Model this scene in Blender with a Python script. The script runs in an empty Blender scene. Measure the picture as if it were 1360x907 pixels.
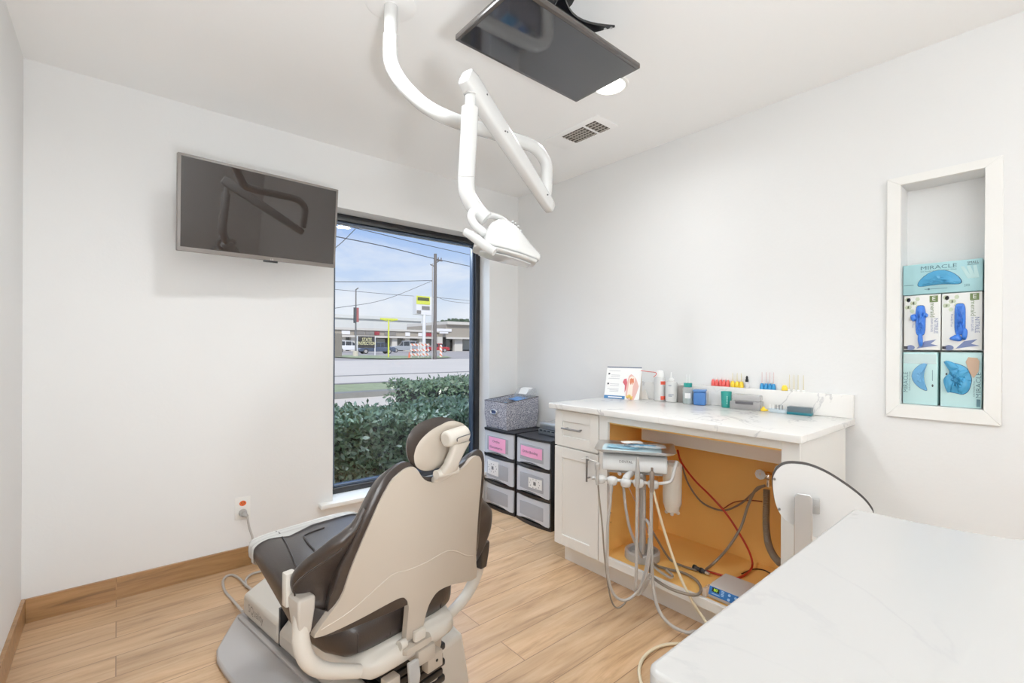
import bpy, bmesh, math, random
from mathutils import Vector as V, Matrix as M
random.seed(7)
SC = bpy.context.scene
COL = SC.collection
# ------------------------------------------------------------------ camera calibration (1360x907 photo frame)
HC, FPX, YAW, PITCH, ROLL, CY = 1.22, 618.3, math.radians(49.712), math.radians(-0.069), math.radians(0.326), 463.12
_f = V((math.cos(YAW), math.sin(YAW), 0)); _r = V((math.sin(YAW), -math.cos(YAW), 0)); _u = V((0, 0, 1))
FW = _f * math.cos(PITCH) + _u * math.sin(PITCH); _u2 = _u * math.cos(PITCH) - _f * math.sin(PITCH)
RT = _r * math.cos(ROLL) + _u2 * math.sin(ROLL); UP = _u2 * math.cos(ROLL) - _r * math.sin(ROLL)
CAM = V((0, 0, HC))
def ray(px, py): return FW + RT * ((px - 680) / FPX) - UP * ((py - CY) / FPX)
def at(px, py, D): return CAM + ray(px, py) * D                      # point at depth D
def on(ax, v, px, py):
    d = ray(px, py); return CAM + d * ((v - CAM[ax]) / d[ax])
def onx(v, px, py): return on(0, v, px, py)
def ony(v, px, py): return on(1, v, px, py)
def onz(v, px, py): return on(2, v, px, py)
def onplane(o, n, px, py):
    d = ray(px, py); return CAM + d * ((o - CAM).dot(n) / d.dot(n))
# ------------------------------------------------------------------ materials
def srgb(r, g, b):
    def c(v):
        v /= 255.0
        return v / 12.92 if v <= 0.04045 else ((v + 0.055) / 1.055) ** 2.4
    return (c(r), c(g), c(b), 1)
_m = {}
def mat(name, col, rough=0.5, metal=0.0, bump=0.0, bscale=60.0, var=0.0, vscale=6.0, spec=0.5, emit=0.0, coat=0.0, alpha=1.0, trans=0.0):
    if name in _m: return _m[name]
    m = bpy.data.materials.new(name); m.use_nodes = True
    nt = m.node_tree; N = nt.nodes; L = nt.links
    b = N['Principled BSDF']
    b.inputs['Base Color'].default_value = col; b.inputs['Roughness'].default_value = rough
    b.inputs['Metallic'].default_value = metal; b.inputs['Specular IOR Level'].default_value = spec
    b.inputs['Coat Weight'].default_value = coat
    if trans: b.inputs['Transmission Weight'].default_value = trans
    if alpha < 1: b.inputs['Alpha'].default_value = alpha
    if emit:
        b.inputs['Emission Color'].default_value = col; b.inputs['Emission Strength'].default_value = emit
    tc = N.new('ShaderNodeTexCoord')
    if var:
        n = N.new('ShaderNodeTexNoise'); n.inputs['Scale'].default_value = vscale; n.inputs['Detail'].default_value = 4
        L.new(tc.outputs['Object'], n.inputs['Vector'])
        r = N.new('ShaderNodeMix'); r.data_type = 'RGBA'
        r.inputs['A'].default_value = tuple(c * (1 - var) for c in col[:3]) + (1,)
        r.inputs['B'].default_value = tuple(min(1, c * (1 + var)) for c in col[:3]) + (1,)
        L.new(n.outputs['Fac'], r.inputs['Factor']); L.new(r.outputs['Result'], b.inputs['Base Color'])
    if bump:
        n2 = N.new('ShaderNodeTexNoise'); n2.inputs['Scale'].default_value = bscale; n2.inputs['Detail'].default_value = 3
        L.new(tc.outputs['Object'], n2.inputs['Vector'])
        bp = N.new('ShaderNodeBump'); bp.inputs['Strength'].default_value = bump; bp.inputs['Distance'].default_value = 0.01
        L.new(n2.outputs['Fac'], bp.inputs['Height']); L.new(bp.outputs['Normal'], b.inputs['Normal'])
    _m[name] = m
    return m
def ramp(N, pts):
    r = N.new('ShaderNodeValToRGB'); e = r.color_ramp.elements
    while len(e) < len(pts): e.new(0.5)
    for k, (p, c) in enumerate(pts): e[k].position = p; e[k].color = c
    return r
def wood_floor(name, light, mid, dark, plank=True, axis='X', wd=0.15, ln=1.22):
    m = bpy.data.materials.new(name); m.use_nodes = True; nt = m.node_tree; N = nt.nodes; L = nt.links; b = N['Principled BSDF']
    tc = N.new('ShaderNodeTexCoord')
    mp = N.new('ShaderNodeMapping'); L.new(tc.outputs['Object'], mp.inputs['Vector'])
    if axis == 'Y': mp.inputs['Rotation'].default_value = (0, 0, math.pi / 2)
    if axis == 'XZ': mp.inputs['Rotation'].default_value = (math.pi / 2, 0, 0)
    br = N.new('ShaderNodeTexBrick'); br.offset = 0.37; br.offset_frequency = 2
    br.inputs['Scale'].default_value = 1; br.inputs['Brick Width'].default_value = ln; br.inputs['Row Height'].default_value = wd
    br.inputs['Mortar Size'].default_value = 0.0018; br.inputs['Mortar Smooth'].default_value = 0.3; br.inputs['Bias'].default_value = 0
    br.inputs['Color1'].default_value = (0, 0, 0, 1); br.inputs['Color2'].default_value = (1, 1, 1, 1); br.inputs['Mortar'].default_value = (0.5, 0.5, 0.5, 1)
    L.new(mp.outputs['Vector'], br.inputs['Vector'])
    # grain: stretched noise, shifted per plank
    ad = N.new('ShaderNodeVectorMath'); ad.operation = 'ADD'
    sc = N.new('ShaderNodeVectorMath'); sc.operation = 'SCALE'; sc.inputs['Scale'].default_value = 7.0
    L.new(br.outputs['Color'], sc.inputs[0]); L.new(mp.outputs['Vector'], ad.inputs[0]); L.new(sc.outputs[0], ad.inputs[1])
    mp2 = N.new('ShaderNodeMapping'); mp2.inputs['Scale'].default_value = (1.6, 16, 16); L.new(ad.outputs[0], mp2.inputs['Vector'])
    n = N.new('ShaderNodeTexNoise'); n.inputs['Scale'].default_value = 1.5; n.inputs['Detail'].default_value = 8; n.inputs['Roughness'].default_value = 0.65; n.inputs['Distortion'].default_value = 0.6
    L.new(mp2.outputs['Vector'], n.inputs['Vector'])
    n2 = N.new('ShaderNodeTexNoise'); n2.inputs['Scale'].default_value = 2.2; n2.inputs['Detail'].default_value = 3
    mp3 = N.new('ShaderNodeMapping'); mp3.inputs['Scale'].default_value = (1.0, 3.0, 3.0); L.new(ad.outputs[0], mp3.inputs['Vector']); L.new(mp3.outputs['Vector'], n2.inputs['Vector'])
    r = ramp(N, [(0.28, dark), (0.48, mid), (0.72, light)]); L.new(n.outputs['Fac'], r.inputs['Fac'])
    hs = N.new('ShaderNodeHueSaturation'); L.new(r.outputs['Color'], hs.inputs['Color'])
    mr = N.new('ShaderNodeMapRange'); mr.inputs['From Min'].default_value = 0.0; mr.inputs['From Max'].default_value = 1.0
    mr.inputs['To Min'].default_value = 0.92; mr.inputs['To Max'].default_value = 1.08
    L.new(br.outputs['Color'], mr.inputs['Value'])
    mu = N.new('ShaderNodeMath'); mu.operation = 'MULTIPLY'
    mr2 = N.new('ShaderNodeMapRange'); mr2.inputs['From Min'].default_value = 0.3; mr2.inputs['From Max'].default_value = 0.7; mr2.inputs['To Min'].default_value = 0.85; mr2.inputs['To Max'].default_value = 1.12
    L.new(n2.outputs['Fac'], mr2.inputs['Value']); L.new(mr.outputs[0], mu.inputs[0]); L.new(mr2.outputs[0], mu.inputs[1])
    L.new(mu.outputs[0], hs.inputs['Value'])
    if plank:
        mx = N.new('ShaderNodeMix'); mx.data_type = 'RGBA'; L.new(br.outputs['Fac'], mx.inputs['Factor']); L.new(hs.outputs['Color'], mx.inputs['A'])
        mx.inputs['B'].default_value = tuple(c * 0.7 for c in dark[:3]) + (1,)
        L.new(mx.outputs['Result'], b.inputs['Base Color'])
    else:
        L.new(hs.outputs['Color'], b.inputs['Base Color'])
    b.inputs['Roughness'].default_value = 0.3; b.inputs['Specular IOR Level'].default_value = 0.75
    bp = N.new('ShaderNodeBump'); bp.inputs['Strength'].default_value = 0.12; bp.inputs['Distance'].default_value = 0.004
    L.new(n.outputs['Fac'], bp.inputs['Height']); L.new(bp.outputs['Normal'], b.inputs['Normal'])
    return m
def marble(name, base=srgb(236, 234, 230), vein=srgb(196, 194, 194)):
    m = bpy.data.materials.new(name); m.use_nodes = True; nt = m.node_tree; N = nt.nodes; L = nt.links; b = N['Principled BSDF']
    tc = N.new('ShaderNodeTexCoord')
    n = N.new('ShaderNodeTexNoise'); n.inputs['Scale'].default_value = 2.3; n.inputs['Detail'].default_value = 7; n.inputs['Distortion'].default_value = 1.2; n.inputs['Roughness'].default_value = 0.55
    L.new(tc.outputs['Object'], n.inputs['Vector'])
    r = ramp(N, [(0.0, base), (0.485, base), (0.5, vein), (0.512, base), (1.0, base)])
    L.new(n.outputs['Fac'], r.inputs['Fac'])
    n2 = N.new('ShaderNodeTexNoise'); n2.inputs['Scale'].default_value = 1.6; L.new(tc.outputs['Object'], n2.inputs['Vector'])
    mr = N.new('ShaderNodeMapRange'); mr.inputs['From Min'].default_value = 0.42; mr.inputs['From Max'].default_value = 0.56; L.new(n2.outputs['Fac'], mr.inputs['Value'])
    mx = N.new('ShaderNodeMix'); mx.data_type = 'RGBA'; mx.inputs['A'].default_value = base
    L.new(mr.outputs[0], mx.inputs['Factor']); L.new(r.outputs['Color'], mx.inputs['B']); L.new(mx.outputs['Result'], b.inputs['Base Color'])
    b.inputs['Roughness'].default_value = 0.22
    return m
def glass_thin(name, tint=(1, 1, 1, 1), refl=0.08, rough=0.02):
    m = bpy.data.materials.new(name); m.use_nodes = True; nt = m.node_tree; N = nt.nodes; L = nt.links
    N.remove(N['Principled BSDF']); o = N['Material Output']
    t = N.new('ShaderNodeBsdfTransparent'); t.inputs['Color'].default_value = tint
    g = N.new('ShaderNodeBsdfGlossy'); g.inputs['Roughness'].default_value = rough
    fr = N.new('ShaderNodeFresnel'); fr.inputs['IOR'].default_value = 1.45
    mu = N.new('ShaderNodeMath'); mu.operation = 'MULTIPLY_ADD'; mu.inputs[1].default_value = 0.8; mu.inputs[2].default_value = refl * 0.2; L.new(fr.outputs[0], mu.inputs[0])
    x = N.new('ShaderNodeMixShader'); L.new(mu.outputs[0], x.inputs[0]); L.new(t.outputs[0], x.inputs[1]); L.new(g.outputs[0], x.inputs[2]); L.new(x.outputs[0], o.inputs['Surface'])
    return m
def film(name, col, opac, rough=0.25):
    m = bpy.data.materials.new(name); m.use_nodes = True; nt = m.node_tree; N = nt.nodes; L = nt.links
    b = N['Principled BSDF']; o = N['Material Output']; b.inputs['Base Color'].default_value = col; b.inputs['Roughness'].default_value = rough
    t = N.new('ShaderNodeBsdfTransparent'); x = N.new('ShaderNodeMixShader'); x.inputs[0].default_value = opac
    L.new(t.outputs[0], x.inputs[1]); L.new(b.outputs[0], x.inputs[2]); L.new(x.outputs[0], o.inputs['Surface'])
    return m
WALL = mat('white_wall_paint', srgb(232, 232, 231), 0.75, bump=0.06, bscale=70)
CEIL = mat('ceiling_paint', srgb(249, 249, 248), 0.85)
TRIM = mat('white_trim_paint', srgb(238, 237, 233), 0.4)
FLOOR = wood_floor('vinyl_plank_floor', srgb(211, 176, 138), srgb(193, 154, 113), srgb(150, 113, 79))
BASEW = wood_floor('oak_baseboard', srgb(184, 140, 92), srgb(160, 117, 72), srgb(112, 78, 46), plank=False)
MARB = marble('white_quartz'); MARB2 = marble('darkened_quartz', srgb(180, 178, 175), srgb(168, 167, 166))  # second one: same quartz, colour darkened to offset strong light on the peninsula
CABW = mat('cabinet_white', srgb(229, 227, 222), 0.35)
AMBER = mat('amber_cabinet_interior', srgb(250, 195, 110), 0.35, var=0.06, vscale=2)
BLACK = mat('black_plastic', srgb(16, 16, 19), 0.35)
BLKMET = mat('black_window_metal', srgb(15, 15, 19), 0.3, spec=0.6)
CHROME = mat('chrome', (0.86, 0.87, 0.88, 1), 0.12, 1.0)
NICKEL = mat('brushed_nickel', srgb(150, 150, 150), 0.3, 1.0)
STEEL = mat('stainless_steel', srgb(222, 221, 220), 0.32, 1.0)
WHITEP = mat('white_gloss_enamel', srgb(208, 208, 206), 0.16, spec=0.5, coat=0.3)
GREYP = mat('grey_plastic', srgb(168, 166, 163), 0.4)
DGREY = mat('dark_grey_plastic', srgb(70, 70, 72), 0.45)
UPH = mat('dark_taupe_vinyl', srgb(48, 40, 36), 0.33, bump=0.05, bscale=220)
BEIGE = mat('beige_chair_shell', srgb(178, 167, 153), 0.42)
BEIGE2 = mat('pale_chair_base', srgb(198, 191, 180), 0.42)
PLATEG = mat('grey_floor_plate', srgb(172, 167, 164), 0.4)
HOSE = mat('grey_hose', srgb(176, 170, 163), 0.45)
CREAM = mat('cream_hose', srgb(226, 211, 178), 0.45)
DHOSE = mat('dark_grey_hose', srgb(132, 120, 106), 0.5)
RED = mat('red_hose', srgb(190, 44, 24), 0.4)
SCREEN = mat('black_glass_screen', srgb(38, 30, 26), 0.03, spec=0.6)
BEZEL = mat('grey_tv_bezel', srgb(120, 113, 108), 0.35)
PAPER = mat('white_paper', srgb(240, 240, 238), 0.6)
INK = mat('dark_ink', srgb(45, 45, 52), 0.6)
# ------------------------------------------------------------------ geometry helpers
def nb(): return bmesh.new()
def box(bm, c, s, rot=None, bev=0.0, seg=2):
    r = bmesh.ops.create_cube(bm, size=1.0)
    vs = r['verts']
    for v in vs: v.co = V((v.co.x * s[0], v.co.y * s[1], v.co.z * s[2]))
    if bev:
        es = list({e for v in vs for e in v.link_edges})
        rb = bmesh.ops.bevel(bm, geom=es, offset=bev, segments=seg, profile=0.5, affect='EDGES')
        vs = list({v for f in rb['faces'] for v in f.verts} | {v for v in vs if v.is_valid})
    mt = M.Translation(V(c)) @ (rot.to_4x4() if rot else M.Identity(4))
    bmesh.ops.transform(bm, matrix=mt, verts=vs)
    return vs
def bb(bm, a, b, bev=0.0, seg=2):
    a, b = V(a), V(b)
    return box(bm, (a + b) / 2, [abs(b[i] - a[i]) for i in range(3)], None, bev, seg)
def cyl(bm, p, q, r, r2=None, n=20, caps=True):
    p, q = V(p), V(q); d = q - p
    rr = bmesh.ops.create_cone(bm, cap_ends=caps, segments=n, radius1=r, radius2=r if r2 is None else r2, depth=d.length)
    bmesh.ops.transform(bm, matrix=M.Translation((p + q) / 2) @ d.to_track_quat('Z', 'Y').to_matrix().to_4x4(), verts=rr['verts'])
def sph(bm, c, r, s=(1, 1, 1), n=16):
    rr = bmesh.ops.create_uvsphere(bm, u_segments=n, v_segments=max(6, n // 2), radius=r)
    bmesh.ops.transform(bm, matrix=M.Translation(V(c)) @ M.Diagonal(V((s[0], s[1], s[2], 1))), verts=rr['verts'])
def spline(pts, n=8, closed=False):
    pts = [V(p) for p in pts]; out = []; m = len(pts)
    for i in range(m if closed else m - 1):
        if closed: a, b, c, d = pts[i - 1], pts[i], pts[(i + 1) % m], pts[(i + 2) % m]
        else:
            b, c = pts[i], pts[i + 1]; a = pts[i - 1] if i else b * 2 - c; d = pts[i + 2] if i + 2 < m else c * 2 - b
        for k in range(n):
            t = k / n
            out.append(0.5 * ((2 * b) + (c - a) * t + (2 * a - 5 * b + 4 * c - d) * t * t + (3 * b - a - 3 * c + d) * t ** 3))
    if not closed: out.append(pts[-1])
    return out
def loft(bm, rings, caps=True, closed=True):
    R = [[bm.verts.new(p) for p in r] for r in rings]; n = len(R[0])
    for a, b in zip(R, R[1:]):
        for i in range(n if closed else n - 1):
            j = (i + 1) % n
            try: bm.faces.new((a[i], a[j], b[j], b[i]))
            except ValueError: pass
    if caps and closed:
        bm.faces.new(R[0][::-1]); bm.faces.new(R[-1])
def tube(bm, pts, r, n=10, smooth=6, flat=1.0):
    P = spline(pts, smooth) if smooth else [V(p) for p in pts]
    Q = [P[0]]
    for p in P[1:]:
        if (p - Q[-1]).length > 1e-5: Q.append(p)
    P = Q; m = len(P)
    T = [(P[min(i + 1, m - 1)] - P[max(i - 1, 0)]).normalized() for i in range(m)]
    a = V((0, 0, 1)) if abs(T[0].z) < 0.9 else V((1, 0, 0))
    nrm = (a - T[0] * a.dot(T[0])).normalized(); rings = []
    for i in range(m):
        nrm = (nrm - T[i] * nrm.dot(T[i])).normalized(); bi = T[i].cross(nrm)
        rad = r(i / (m - 1)) if callable(r) else r
        rings.append([P[i] + (nrm * math.cos(2 * math.pi * k / n) * flat + bi * math.sin(2 * math.pi * k / n)) * rad for k in range(n)])
    loft(bm, rings)
def prism(bm, poly, h, fn):
    """polygon of (a,b) extruded by h; fn(a,b,t) -> point, t in {0,h}"""
    A = [bm.verts.new(fn(a, b, 0)) for a, b in poly]; B = [bm.verts.new(fn(a, b, h)) for a, b in poly]
    n = len(poly); bm.faces.new(A[::-1]); bm.faces.new(B)
    for i in range(n): bm.faces.new((A[i], A[(i + 1) % n], B[(i + 1) % n], B[i]))
def lathe(bm, c, prof, n=24, ax=None, caps=True):
    c = V(c); q = ax.to_track_quat('Z', 'Y').to_matrix() if ax else M.Identity(3)
    rings = [[c + q @ V((r * math.cos(2 * math.pi * k / n), r * math.sin(2 * math.pi * k / n), z)) for k in range(n)] for r, z in prof]
    loft(bm, rings, caps=caps)
def quad(bm, pts): return bm.faces.new([bm.verts.new(V(p)) for p in pts])
def obj(name, bm, m, parent=None, local=False, ang=38, mods=()):
    """link bm as ONE mesh object; world coordinates unless local; parent keeps the world place"""
    bmesh.ops.recalc_face_normals(bm, faces=bm.faces[:])
    me = bpy.data.meshes.new(name); 
    if parent is not None and not local: bm.transform(rootmat(parent).inverted())
    bm.to_mesh(me); bm.free()
    for x in (m if isinstance(m, (list, tuple)) else [m]): me.materials.append(x)
    if ang: me.shade_smooth(); me.set_sharp_from_angle(angle=math.radians(ang))
    o = bpy.data.objects.new(name, me); COL.objects.link(o)
    if parent is not None: o.parent = parent
    for k, a in mods:
        md = o.modifiers.new(k, k)
        for kk, vv in a.items(): setattr(md, kk, vv)
    return o
def rootmat(p):
    while p.parent is not None: p = p.parent
    return p.matrix_basis.copy()
def tag(o, label, cat, group=None, kind=None):
    o['label'] = label; o['category'] = cat
    if group: o['group'] = group
    if kind: o['kind'] = kind
    return o
def thing(name, label, cat, loc=(0, 0, 0), rotz=0.0, group=None, mtx=None):
    o = bpy.data.objects.new(name, None); COL.objects.link(o); o.empty_display_size = 0.05
    o.matrix_basis = mtx if mtx is not None else M.Translation(V(loc)) @ M.Rotation(rotz, 4, 'Z')
    return tag(o, label, cat, group)
def single(name, bm, m, label, cat, group=None, **k):
    """a thing that is one mesh: origin moved to its base centre"""
    xs = [v.co for v in bm.verts]; c = V(((min(v.x for v in xs) + max(v.x for v in xs)) / 2, (min(v.y for v in xs) + max(v.y for v in xs)) / 2, min(v.z for v in xs)))
    bm.transform(M.Translation(-c)); o = obj(name, bm, m, **k); o.location = c
    return tag(o, label, cat, group)
def struct(name, bm, m, parent=None, **k):
    o = obj(name, bm, m, parent, **k)
    if parent is None: o['kind'] = 'structure'
    return o
def frame(o, x, y):
    x = V(x).normalized(); z = x.cross(V(y)).normalized(); y = z.cross(x)
    return M(((x.x, y.x, z.x, o[0]), (x.y, y.y, z.y, o[1]), (x.z, y.z, z.z, o[2]), (0, 0, 0, 1)))
def text(name, s, size, m, mtx, parent, align='CENTER', ext=0.0, sx=1.0, width=None):
    cu = bpy.data.curves.new(name, 'FONT'); cu.body = s; cu.size = size; cu.align_x = align; cu.align_y = 'CENTER'; cu.extrude = ext; cu.resolution_u = 2
    t = bpy.data.objects.new(name, cu); COL.objects.link(t); bpy.context.view_layer.update()
    me = bpy.data.meshes.new_from_object(t.evaluated_get(bpy.context.evaluated_depsgraph_get()))
    bpy.data.objects.remove(t); bpy.data.curves.remove(cu)
    if width:
        w = max(v.co.x for v in me.vertices) - min(v.co.x for v in me.vertices); sx = width / w
    me.transform(M.Diagonal(V((sx, 1, 1, 1)))); me.transform(mtx)
    if parent is not None: me.transform(rootmat(parent).inverted())
    me.materials.clear(); me.materials.append(m); me.name = name
    o = bpy.data.objects.new(name, me); COL.objects.link(o); o.parent = parent
    return o
def copy_tree(o, parent=None):
    c = o.copy(); COL.objects.link(c); c.parent = parent
    for ch in list(o.children): copy_tree(ch, c)
    return c
# ------------------------------------------------------------------ room shell
XL, YA, XB, YN, ZC = -0.3175, 2.9418, 2.5524, -2.3, 2.478
b = nb(); bb(b, (XL - .3, YN - .3, -.12), (XB + .4, YA + .02, 0)); struct('floor', b, FLOOR, ang=0)
b = nb(); bb(b, (XL - .3, YN - .3, ZC), (XB + .4, YA + .3, ZC + .15)); struct('ceiling', b, CEIL, ang=0)
b = nb(); bb(b, (XL - .15, YN - .2, 0), (XL, YA + .2, ZC)); struct('wall_left', b, WALL, ang=0)
b = nb(); bb(b, (XL, YN - .15, 0), (XB, YN, ZC)); struct('wall_near', b, WALL, ang=0)
# window wall with its opening
OX0, OX1, OZ0, OZ1, YW = 1.030, 2.256, 0.262, 2.100, 3.15
b = nb()
for (x0, x1, z0, z1) in ((XL, OX0, 0, ZC), (OX1, XB + .3, 0, ZC), (OX0, OX1, 0, OZ0 - .03), (OX0, OX1, OZ1, ZC)):
    bb(b, (x0, YA, z0), (x1, YW, z1))
struct('wall_far', b, WALL, ang=0)
# right wall with the glove niche
NY0, NY1, NZ0, NZ1, ND = 0.192, 0.443, 0.992, 1.922, 0.115
b = nb()
for (y0, y1, z0, z1) in ((YN, NY0, 0, ZC), (NY1, YA, 0, ZC), (NY0, NY1, 0, NZ0), (NY0, NY1, NZ1, ZC)):
    bb(b, (XB, y0, z0), (XB + .13, y1, z1))
bb(b, (XB + ND, NY0, NZ0), (XB + .13, NY1, NZ1))
struct('wall_right', b, WALL, ang=0)
# niche casing: mitred flat boards
b = nb()
fo = [(.1436, .9365), (.4902, .9365), (.4902, 1.957), (.1436, 1.957)]; fi = [(NY0, NZ0), (NY1, NZ0), (NY1, NZ1), (NY0, NZ1)]
for k in range(4):
    j = (k + 1) % 4
    quadp = [fo[k], fo[j], fi[j], fi[k]]
    prism(b, quadp, .016, lambda y, z, t: V((XB - t - .0005, y, z)))
struct('trim_1', b, TRIM, mods=[('BEVEL', dict(width=.0015, segments=1))])
# baseboards
b = nb(); bb(b, (XL + .014, YA - .013, 0), (2.16, YA, .105)); struct('baseboard_far', b, BASEW, ang=0)
b = nb(); bb(b, (XL, YN, 0), (XL + .013, YA, .105)); struct('baseboard_left', b, BASEW, ang=0)
# window: frame, bead, pane, sill
win = bpy.data.objects.new('window_1', None); COL.objects.link(win); win['kind'] = 'structure'; win.location = (0, 0, 0)
YF0, YF1 = 3.068, 3.135
b = nb(); T = .046
bb(b, (OX0, YF0, OZ0 - .02), (OX0 + T, YF1, OZ1), .004); bb(b, (OX1 - T, YF0, OZ0 - .02), (OX1, YF1, OZ1), .004)
bb(b, (OX0 + T, YF0, OZ1 - T), (OX1 - T, YF1, OZ1), .004); bb(b, (OX0 + T, YF0, OZ0 - .02), (OX1 - T, YF1, OZ0 + T - .012), .004)
obj('window_frame', b, BLKMET, win)
b = nb(); g = .016; x0, x1, z0, z1 = OX0 + T, OX1 - T, OZ0 + T - .012, OZ1 - T
BEAD = mat('blue_grey_glazing_bead', srgb(66, 82, 104), 0.25, spec=0.7)
for q in ((x0, x0 + g, z0, z1), (x1 - g, x1, z0, z1)): bb(b, (q[0], YF0 + .02, q[2]), (q[1], YF1 - .004, q[3]), .003)
bb(b, (x0 + g, YF0 + .02, z1 - g), (x1 - g, YF1 - .004, z1), .003); bb(b, (x0 + g, YF0 + .02, z0), (x1 - g, YF1 - .004, z0 + g), .003)
obj('glazing_bead', b, BEAD, win)
b = nb(); quad(b, [(x0 + g, YF0 + .04, z0 + g), (x1 - g, YF0 + .04, z0 + g), (x1 - g, YF0 + .04, z1 - g), (x0 + g, YF0 + .04, z1 - g)])
obj('window_pane', b, glass_thin('window_glass'), win, ang=0)
b = nb(); bb(b, (.945, 2.885, OZ0 - .028), (OX1 + .0, YF0 + .001, OZ0 - .002), .003); bb(b, (OX1, 2.885, OZ0 - .028), (2.33, YA - .0005, OZ0 - .002), .003)
obj('window_sill', b, TRIM, win)
# ------------------------------------------------------------------ ceiling fittings and added fill lamps
lc = onz(ZC, 810, 112)
def downlight(x, y, lab, f=1.0):
    t = thing('recessed_light', lab, 'ceiling light', (x, y, ZC - .012), group='recessed ceiling lights')
    b = nb(); lathe(b, (x, y, ZC - .012), [(.070, .0115), (.088, .0115), (.086, .004), (.074, 0), (.070, .002), (.070, .0115)], 32, caps=False); obj('trim_ring', b, TRIM, t)
    b = nb(); cyl(b, (x, y, ZC - .006), (x, y, ZC - .001), .0705, n=32); obj('lens', b, mat('led_lens', (1, .97, .92, 1), emit=14.0), t)
    l = bpy.data.lights.new('downlight_lamp', 'AREA'); l.shape = 'DISK'; l.size = .14; l.energy = LAMP_W * f; l.color = LAMP_C; l.spread = math.radians(165)
    o = bpy.data.objects.new('downlight_lamp', l); COL.objects.link(o); o.location = (x, y, ZC - .016)
LAMP_W = 12; LAMP_C = (.93, .97, 1.0)
downlight(lc.x, lc.y, 'round recessed ceiling light glowing beside the ceiling monitor', .4)
downlight(.48, 1.41, 'round recessed ceiling light over the left side of the chair, above the frame')
fl_ = bpy.data.lights.new('added_fill_rear', 'AREA'); fl_.shape = 'DISK'; fl_.size = .5; fl_.energy = 45; fl_.color = (.92, .965, 1.0)  # added fill lamp, unseen behind the camera, aimed at the near wall
fo_l = bpy.data.objects.new('added_fill_rear', fl_); COL.objects.link(fo_l); fo_l.location = (.35, -1.1, 1.75); fo_l.rotation_euler = V((-.25, -.65, .75)).to_track_quat('-Z', 'Y').to_euler()
f2_ = bpy.data.lights.new('added_fill_up', 'AREA'); f2_.shape = 'DISK'; f2_.size = .35; f2_.energy = 42; f2_.color = (.92, .965, 1.0)  # added fill lamp, unseen behind the camera, brightens the ceiling
f2o = bpy.data.objects.new('added_fill_up', f2_); COL.objects.link(f2o); f2o.location = (.08, -.95, .62); f2o.rotation_euler = V((.18, .32, 1)).to_track_quat('-Z', 'Y').to_euler()
sk_ = bpy.data.lights.new('added_fill_window', 'AREA'); sk_.shape = 'RECTANGLE'; sk_.size = 1.3; sk_.size_y = .9; sk_.energy = 75; sk_.color = (.72, .86, 1.0)  # added lamp outside, unseen above the window head, boosts light on the floor
sko = bpy.data.objects.new('added_fill_window', sk_); COL.objects.link(sko); sko.location = (1.75, 3.85, 2.75); sko.rotation_euler = V((-.25, -1.25, -1.9)).to_track_quat('-Z', 'Y').to_euler()
# air vent
vc = [onz(ZC, 722, 186), onz(ZC, 791.6, 153), onz(ZC, 821, 166), onz(ZC, 751, 197)]
vx0, vx1 = 1.965, 2.125; vy0, vy1 = min(p.y for p in vc), max(p.y for p in vc)
g1 = [onz(ZC, *p) for p in ((747, 180), (773, 167.3), (793, 176), (766, 188))]
g2 = [onz(ZC, *p) for p in ((778, 164.6), (790.5, 159), (810, 169), (797, 174.5))]
vt = thing('air_vent', 'white ceiling air vent with two dark slotted grilles', 'air vent', (2.04, 1.8, ZC - .004))
def rect(ps): return (min(p.x for p in ps), max(p.x for p in ps), min(p.y for p in ps), max(p.y for p in ps))
P_ = rect(vc); R1 = rect(g1); R2 = rect(g2)
b = nb(); bb(b, (P_[0], P_[2], ZC - .007), (P_[1], P_[3], ZC - .0004), .002); obj('face_plate', b, CEIL, vt)
for R in (R1, R2):
    b = nb(); bb(b, (R[0], R[2], ZC - .0085), (R[1], R[3], ZC - .0072)); gr = obj('grille_opening', b, mat('vent_dark', srgb(66, 58, 50), .7), vt, ang=0)
    b = nb(); n = 5 
    for k in range(n): 
        x = R[0] + (R[1] - R[0]) * (k + .5) / n
        bb(b, (x - .003, R[2], ZC - .012), (x + .003, R[3], ZC - .0087))
    m = int((R[3] - R[2]) / .02)
    for k in range(1, m): bb(b, (R[0], R[2] + .02 * k - .001, ZC - .0118), (R[1], R[2] + .02 * k + .001, ZC - .0088))
    obj('louvre', b, mat('vent_slat', srgb(178, 170, 160), .5), gr, ang=0)
# ------------------------------------------------------------------ wall television
TL, TR, BL, BR = ony(2.575, 236.5, 201), ony(2.645, 450, 252), ony(2.635, 234.5, 332.5), ony(2.70, 445, 356)
cen = (TL + TR + BL + BR) / 4; ux = ((TR + BR - TL - BL) / 2); uz = ((TL + TR - BL - BR) / 2); W = ux.length; H = uz.length
ux.normalize(); uz = (uz - ux * uz.dot(ux)).normalized()
MT = frame(cen, ux, uz)          # local x right, y up, z towards the viewer
tv = thing('television', 'flat screen television on an arm, tilted out from the wall left of the window', 'television', mtx=MT)
def L(bm): bm.transform(MT); return bm
b = nb(); box(b, (0, 0, -.016), (W, H, .03), bev=.004); obj('housing', L(b), BEZEL, tv)
b = nb(); box(b, (0, .004, 0.0), (W - .026, H - .034, .002)); obj('screen', L(b), SCREEN, tv, ang=0)
b = nb(); box(b, (.03, -H / 2 - .003, -.006), (.07, .012, .014), bev=.003); obj('sensor_bar', L(b), BLACK, tv)
text('logo_text', 'LG', .0125, mat('logo_silver', srgb(205, 200, 196), .4), MT @ M.Translation((.035, -H / 2 + .0065, .0002)), tv)
b = nb(); box(b, (0, -.02, -.05), (W * .62, H * .6, .045), bev=.012); obj('rear_cover', L(b), BLACK, tv)
b = nb()
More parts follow.
